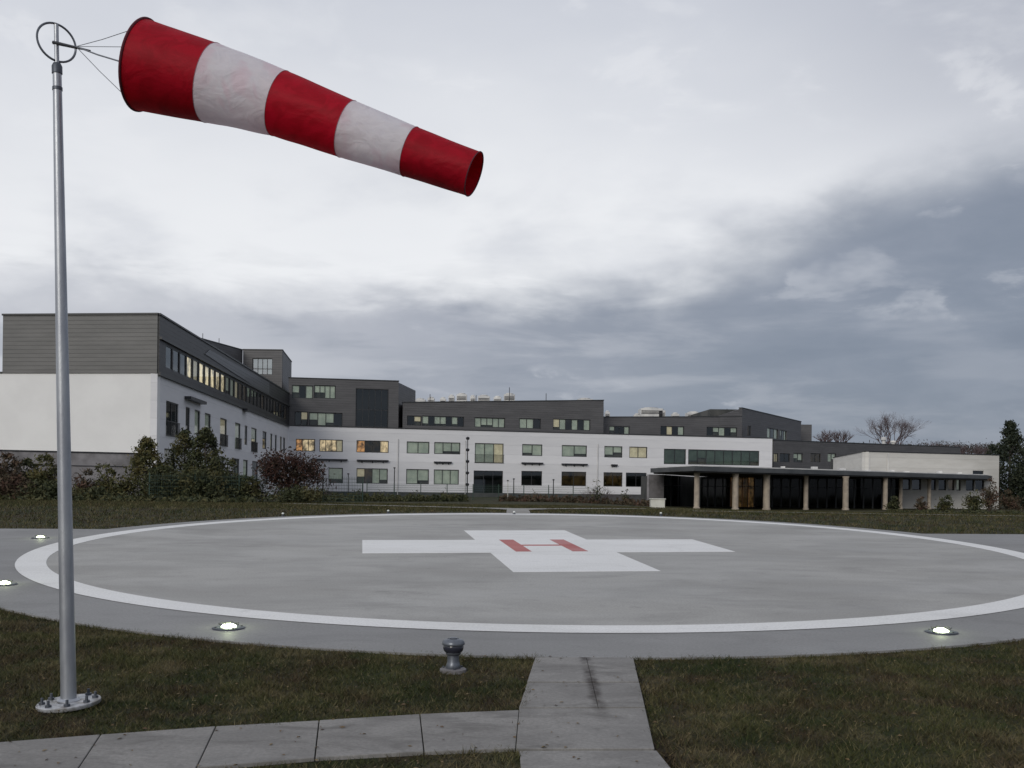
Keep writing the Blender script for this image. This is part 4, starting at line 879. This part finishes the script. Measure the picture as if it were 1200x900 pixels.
# bare crowns behind the roofs
def bare(px, Y, pyt, pyb, wpx, label, depth=6):
    top = at(px, pyt, Y).z; zg = 0; h = top-zg; r = wpx/2/F*Y; p_ = XY(px, Y)
    t = thing('bare_tree', label, 'tree', (p_[0], p_[1], zg), 'leafless trees behind the roofs')
    mb = MB(); z0 = at(px, pyb, Y).z-1.5; mb.tube([(p_[0], p_[1], -.2), (p_[0], p_[1], z0)], [.35, .25], 8, cap=False); mb.build('trunk', M['bark'], t)
    st = random.getstate(); random.seed(int(px)); mb = MB(); H = top-z0
    for k in range(9):
        a = k/8*2-1; d = Vector((a*min(1.6, r/H*1.35), random.uniform(-.4, .4), 1)).normalized(); branches(mb, Vector((p_[0], p_[1], z0)), d, H*.345, .13, depth, .40, None, (2, 3))
    random.setstate(st); mb.build('crown', M['twig'], t); return t
bare(1044, 200, 484, 522, 78, 'wide leafless tree crown rising behind the low dark building', 7)
bare(985, 205, 498, 520, 26, 'small leafless crown left of the wide leafless tree', 4)
bare(968, 205, 501, 520, 16, 'smallest leafless crown beside the dark penthouse', 4)
bare(1098, 210, 515, 528, 26, 'low leafless crown peeping over the roof right of the wide tree', 4)
bare(1124, 210, 517, 530, 26, 'low leafless crown peeping over the far right of the roof', 4)
bare(1148, 205, 519, 532, 22, 'leafless crown between the roof and the fir', 4)

# far treeline that reads as one soft mass
P = []
for px0 in np.linspace(940, 1230, 150):
    Y0 = 260+rng.uniform(-8, 8); px1 = px0+rng.normal()*1.5; c0_ = at(px1, 531-rng.uniform(0, 6)-(2 if 1085 < px1 < 1165 else 0), Y0)
    P.append(np.array(c0_)+rng.normal(size=(110, 3))*np.array([1.0, 1.0, .7]))
    zz_ = rng.uniform(0, c0_.z, (24, 1)); P.append(np.concatenate([np.array([[c0_.x, Y0]]).repeat(24, 0)+rng.normal(size=(24, 2)), zz_], 1))
leaves('distant_wood', np.concatenate(P), .15, leafmat('distant_twigs', ((.06, .052, .05), (.09, .075, .07), (.05, .05, .04))), None, 'stuff', 'soft dark line of far trees behind the hospital roofs', 'wood')

# ================================================================== PAD LIGHTS
def pad_light(px, py, label, lit=True):
    X, Y = plane_pt(px, py); z = pz(Y)
    t = thing('inset_light', label, 'light', (X, Y, z), 'lights set into the pad edge')
    mb = MB().lathe([(.22, -.02), (.22, .008), (.20, .014), (.15, .016), (.145, .012)], 28, (X, Y, z+.002)); mb.build('rim', M['bolt'], t, smooth=True)
    mb = MB().lathe([(.10, .0), (.10, .03), (.08, .05), (.04, .06), (0, .062)], 20, (X, Y, z)); mb.build('lens', M['lamp_on'], t, smooth=True)
    mb = MB()
    for a in (0, 1, 2, 3): c, s = math.cos(a*PI/2+.6), math.sin(a*PI/2+.6); mb.lathe([(.016, .012), (.016, .026), (0, .026)], 6, (X+c*.18, Y+s*.18, z))
    mb.build('screw', M['dark_steel'], t)
    mb = MB(); mb.tube([(X+.13*math.cos(a), Y+.13*math.sin(a), z+.045+.03*math.sin(a*3)**2) for a in [i*PI/8 for i in range(17)]], .006, 5, cap=False); mb.build('guard', M['dark_steel'], t)
    l = bpy.data.lights.new('light_glow', 'POINT'); l.energy = 3.2; l.color = (.88, 1, .62); l.shadow_soft_size = .05
    lo = bpy.data.objects.new('light_glow', l); COL.objects.link(lo); lo.parent = t; lo.location = (0, 0, .12)
pad_light(268, 736, 'lit inset light at the near left of the pad rim, nearest the windsock pole base')
pad_light(1103, 741, 'lit inset light at the near right of the pad rim')
pad_light(5, 685, 'lit inset light cut by the left edge of the photo')
pad_light(47.5, 630.5, 'small lit inset light at the far left of the pad')
for px, py, lb in ((455, 601, 'small white marker light behind the left arm of the cross'), (602.5, 602.5, 'small white marker light at the end of the far path'), (774.5, 603, 'small white marker light in front of the utility cabinet'), (331.5, 604.5, 'small yellowish marker light left of the others on the far rim')):
    X, Y = plane_pt(px, py); Y = min(Y, 37.7); X = ray(px, py)[0]*Y; z = pz(Y)
    t = thing('marker_light', lb, 'light', (X, Y, z), 'small raised lights on the far rim')
    MB().lathe([(.06, -.05), (.06, .02), (.035, .03), (.035, .05)], 12, (X, Y, z)).build('base', M['bolt'], t, smooth=True)
    MB().lathe([(.025, .05), (.045, .065), (.045, .09), (.025, .11), (0, .112)], 12, (X, Y, z)).build('lens', M['lens'], t, smooth=True)

# ================================================================== BOLLARD
X, Y = plane_pt(531, 784); z = pz(Y)-.01; bl = thing('bollard_light', 'short steel mushroom bollard with dark band in the grass beside the slab path', 'bollard', (X, Y, z))
k = Y/F*1.0
MB().lathe([(.15, -.03), (.15, .012), (.14, .018), (.07, .02)], 28, (X, Y, z)).build('base_plate', M['grey_wall'], bl, smooth=True)
MB().lathe([(.082, .015), (.088, .03), (.075, .07), (.068, .10), (.066, .165), (.080, .175), (.086, .185), (.086, .198)], 28, (X, Y, z)).build('stem', M['galv_dark'], bl, smooth=True)
MB().lathe([(.086, .199), (.105, .215), (.116, .245), (.117, .27), (.112, .282)], 28, (X, Y, z)).build('dark_band', mat('dark_lens_band', (.03, .032, .045), .15), bl, smooth=True)
MB().lathe([(.113, .283), (.128, .287), (.130, .30), (.122, .325), (.098, .345), (.07, .352), (.066, .345), (.0, .345)], 32, (X, Y, z)).build('cap', M['galv_dark'], bl, smooth=True)
MB().lathe([(.0, .346), (.045, .346), (.045, .362), (.03, .368), (0, .368)], 20, (X, Y, z)).build('top_disc', M['galv_dark'], bl, smooth=True)
for a in range(3): c, s = math.cos(a*2.1+.7), math.sin(a*2.1+.7); MB().lathe([(.013, .016), (.013, .035), (0, .035)], 6, (X+c*.118, Y+s*.118, z)).build('bolt', M['bolt'], bl)

# ================================================================== WINDSOCK MAST
bx, by = plane_pt(80.5, 824); bz = pz(by)
top = at(66.5, 62, by)
ms = thing('windsock_mast', 'tall galvanised windsock mast on a round bolted base plate in the left foreground', 'mast', (bx, by, bz))
B0 = Vector((bx, by, bz)); ax = (top-B0).normalized(); LEN = (top-B0).length; px2m = by/F
MB().tube([B0+ax*.02, B0+ax*(LEN*.5), B0+ax*(LEN*.5)+ax*.001, B0+ax*(LEN-.17)], [8.8*px2m, 7.1*px2m, 7.1*px2m, 4.9*px2m], 28).build('pole', M['galv'], ms, smooth=True)
MB().tube([B0+ax*(LEN-.20), B0+ax*(LEN-.13), B0+ax*(LEN-.10)], [5.9*px2m, 5.9*px2m, 4.2*px2m], 20).build('collar', M['bolt'], ms, smooth=True)
MB().tube([B0+ax*(LEN-.36), B0+ax*(LEN-.33)], [5.7*px2m]*2, 20).build('collar', M['bolt'], ms, smooth=True)
MB().tube([B0+ax*(LEN-.12), B0+ax*(LEN+.27)], 2.6*px2m, 14).build('spindle', M['galv'], ms, smooth=True)
rc = B0+ax*(LEN+.10)
# swivel ring (a vertical hoop) and its boom
hoop = MB(); RR = 22*px2m; hd = Vector((.72, .69, 0)); up_ = Vector((-.05, 0, 1)).normalized()
hoop.tube([rc+(hd*math.cos(a)+up_*math.sin(a))*RR for a in [i*2*PI/40 for i in range(41)]], 1.3*px2m, 8, cap=False); hoop.build('swivel_hoop', M['galv_dark'], ms, smooth=True)
base_w = Vector((bx, by, bz))
pl = MB().lathe([(.0, -.03), (.285, -.03), (.29, -.02), (.29, .004), (.284, .010), (.0, .012)], 48); o = pl.build('base_plate', M['galv_plate'], ms, smooth=True, loc=(0, 0, .01))
o.rotation_euler = (math.atan(TB), -.07, 0)
for i in range(8):
    a = i*PI/4+.35; c, s = math.cos(a)*.235, math.sin(a)*.235; zc = .02+s*TB+c*.07
    bo = MB().lathe([(.032, 0), (.032, .022), (.015, .023), (.014, .062), (0, .064)], 6, (0, 0, 0)).build('anchor_bolt', M['bolt'], ms, loc=(c, s, zc))
MB().lathe([(.105, 0), (.105, .012), (.085, .03)], 28).build('weld_collar', M['galv'], ms, smooth=True, loc=(0, 0, .02))

# windsock
dY = by-.12
c0 = at(167, 76.5, dY); c5 = at(555.5, 204, dY-.36)
def dsl(t): return .20*t+.16*t*t
def cpt(t):
    """axis of the sock in photo terms, gently sagging"""
    K = ((0, 167, 76.5), (.2, 247.5, 97.5), (.405, 328, 121.5), (.605, 407, 151.5), (.80, 481, 178), (1, 555.5, 204))
    for i in range(5):
        if t <= K[i+1][0]+1e-9:
            f = (t-K[i][0])/(K[i+1][0]-K[i][0]); return at(K[i][1]+(K[i+1][1]-K[i][1])*f, K[i][2]+(K[i+1][2]-K[i][2])*f, dY-dsl(t))
    return c5
def rpt(t):
    K = ((0, 51), (.2, 44.8), (.405, 37.3), (.605, 33), (.80, 28.9), (1, 26))
    for i in range(5):
        if t <= K[i+1][0]+1e-9: f = (t-K[i][0])/(K[i+1][0]-K[i][0]); return (K[i][1]+(K[i+1][1]-K[i][1])*f)*(dY-dsl(t))/F
    return 26*px2m
ws = thing('windsock', 'red and white striped windsock blowing to the right, sagging towards its tail', 'windsock', tuple(c0))
from mathutils import noise as mn
axd = (c5-c0).normalized(); e1 = (Vector((0, 0, 1))-axd*axd.z).normalized(); e2 = axd.cross(e1)
def ringpts(t, n=72, dr=0.0):
    tt = max(.012, min(.988, t)); a_ = (cpt(min(1, tt+.06))-cpt(max(0, tt-.06))).normalized(); u_ = (e1-a_*e1.dot(a_)).normalized(); v_ = a_.cross(u_); c = cpt(t); r = rpt(t); out = []
    for j in range(n):
        an = 2*PI*j/n; q = Vector((math.cos(an)*1.3, math.sin(an)*1.3, t*5.5))
        # wrinkles grow away from the stiff mouth and seams
        seam_d = min(abs(t-s) for s in (0, .2, .405, .605, .80, 1)); amp = .022*min(1, seam_d/.06)*(1 if t > .18 else .4)
        w_ = mn.noise(q*1.1)*1.0+mn.noise(q*2.2+Vector((5, 2, 1)))*.35+.2*math.sin(an*4+t*14+2*mn.noise(q))
        out.append(c+(u_*math.cos(an)+v_*math.sin(an))*(r*(1+amp*w_*1.3)+dr))
    return out
segs = ((0, .2, 'sock_red', 'red section'), (.2, .405, 'sock_white', 'white section'), (.405, .605, 'sock_red', 'red section'), (.605, .80, 'sock_white', 'white section'), (.80, 1, 'sock_red', 'red section'))
for si, (t0, t1_, m_, lb) in enumerate(segs):
    mb = MB(); n = 72; N = 22
    for i in range(N+1): mb.v += [tuple(p) for p in ringpts(t0+(t1_-t0)*i/N, n)]
    for i in range(N):
        for j in range(n): j2 = (j+1) % n; mb.f.append((i*n+j, i*n+j2, (i+1)*n+j2, (i+1)*n+j))
    k = len(mb.v)
    for i in (range(N+1)): mb.v += [tuple(p) for p in ringpts(t0+(t1_-t0)*i/N, n, -.003)]
    if t1_ == 1 or t0 == 0:
        for i in range(N):
            for j in range(n): j2 = (j+1) % n; mb.f.append((k+i*n+j2, k+i*n+j, k+(i+1)*n+j, k+(i+1)*n+j2))
    o = mb.build('fabric_band', M[m_], ws, smooth=True); o['label'] = ('wide red band at the mouth', 'upper white band', 'middle red band', 'lower white band', 'narrow red band at the tail')[si]
for t_ in (.2, .405, .605, .80):
    pts = ringpts(t_, 48, .0015); MB().tube(pts+[pts[0]], .0035, 4, cap=False).build('seam', M['seam'] if 0 else mat('seam_thread', (.30, .12, .15), .8), ws)
pts = ringpts(0, 60, .004); MB().tube(pts+[pts[0]], .012, 8, cap=False).build('mouth_hoop', M['seam'], ws, smooth=True)
pts = ringpts(1, 48, .001); MB().tube(pts+[pts[0]], .006, 5, cap=False).build('tail_hem', M['seam'], ws)
# boom and rigging between the mast hoop and the sock mouth
hub = at(89, 54.5, dY)
mb = MB().tube([rc+Vector((-.03, 0, -.0)), hub+Vector((0, 0, -.01)), hub+(c0-hub)*.22], [.018, .013, .006], 8); mb.build('boom', M['dark_steel'], ms)
for an, lb in ((PI*.80, 0), (PI*.52, 1), (PI*.14, 2), (PI*1.35, 3)):
    pass
mp = ringpts(0, 60)
def nearest(px, py): 
    best = None
    for q in mp:
        qx = 600+F*q.x/q.y; qy = HY-F*(q.z-CZ)/q.y+ROLL*(qx-600); dd = (qx-px)**2+(qy-py)**2+ (0 if q.y < c0.y+.1 else 400)
        if best is None or dd < best[0]: best = (dd, q)
    return best[1]
for (px, py), r in (((146, 37), .0035), ((140, 70), .007), ((147, 108), .0035)):
    q = nearest(px, py); MB().tube([hub, hub.lerp(q, .5)+Vector((0, 0, -.008)), q], r, 6).build('cable', M['cable'], ws)
for j in (15,):      # the one cable to the far side of the mouth
    MB().tube([hub, mp[j]], .003, 5).build('cable', M['cable'], ws)
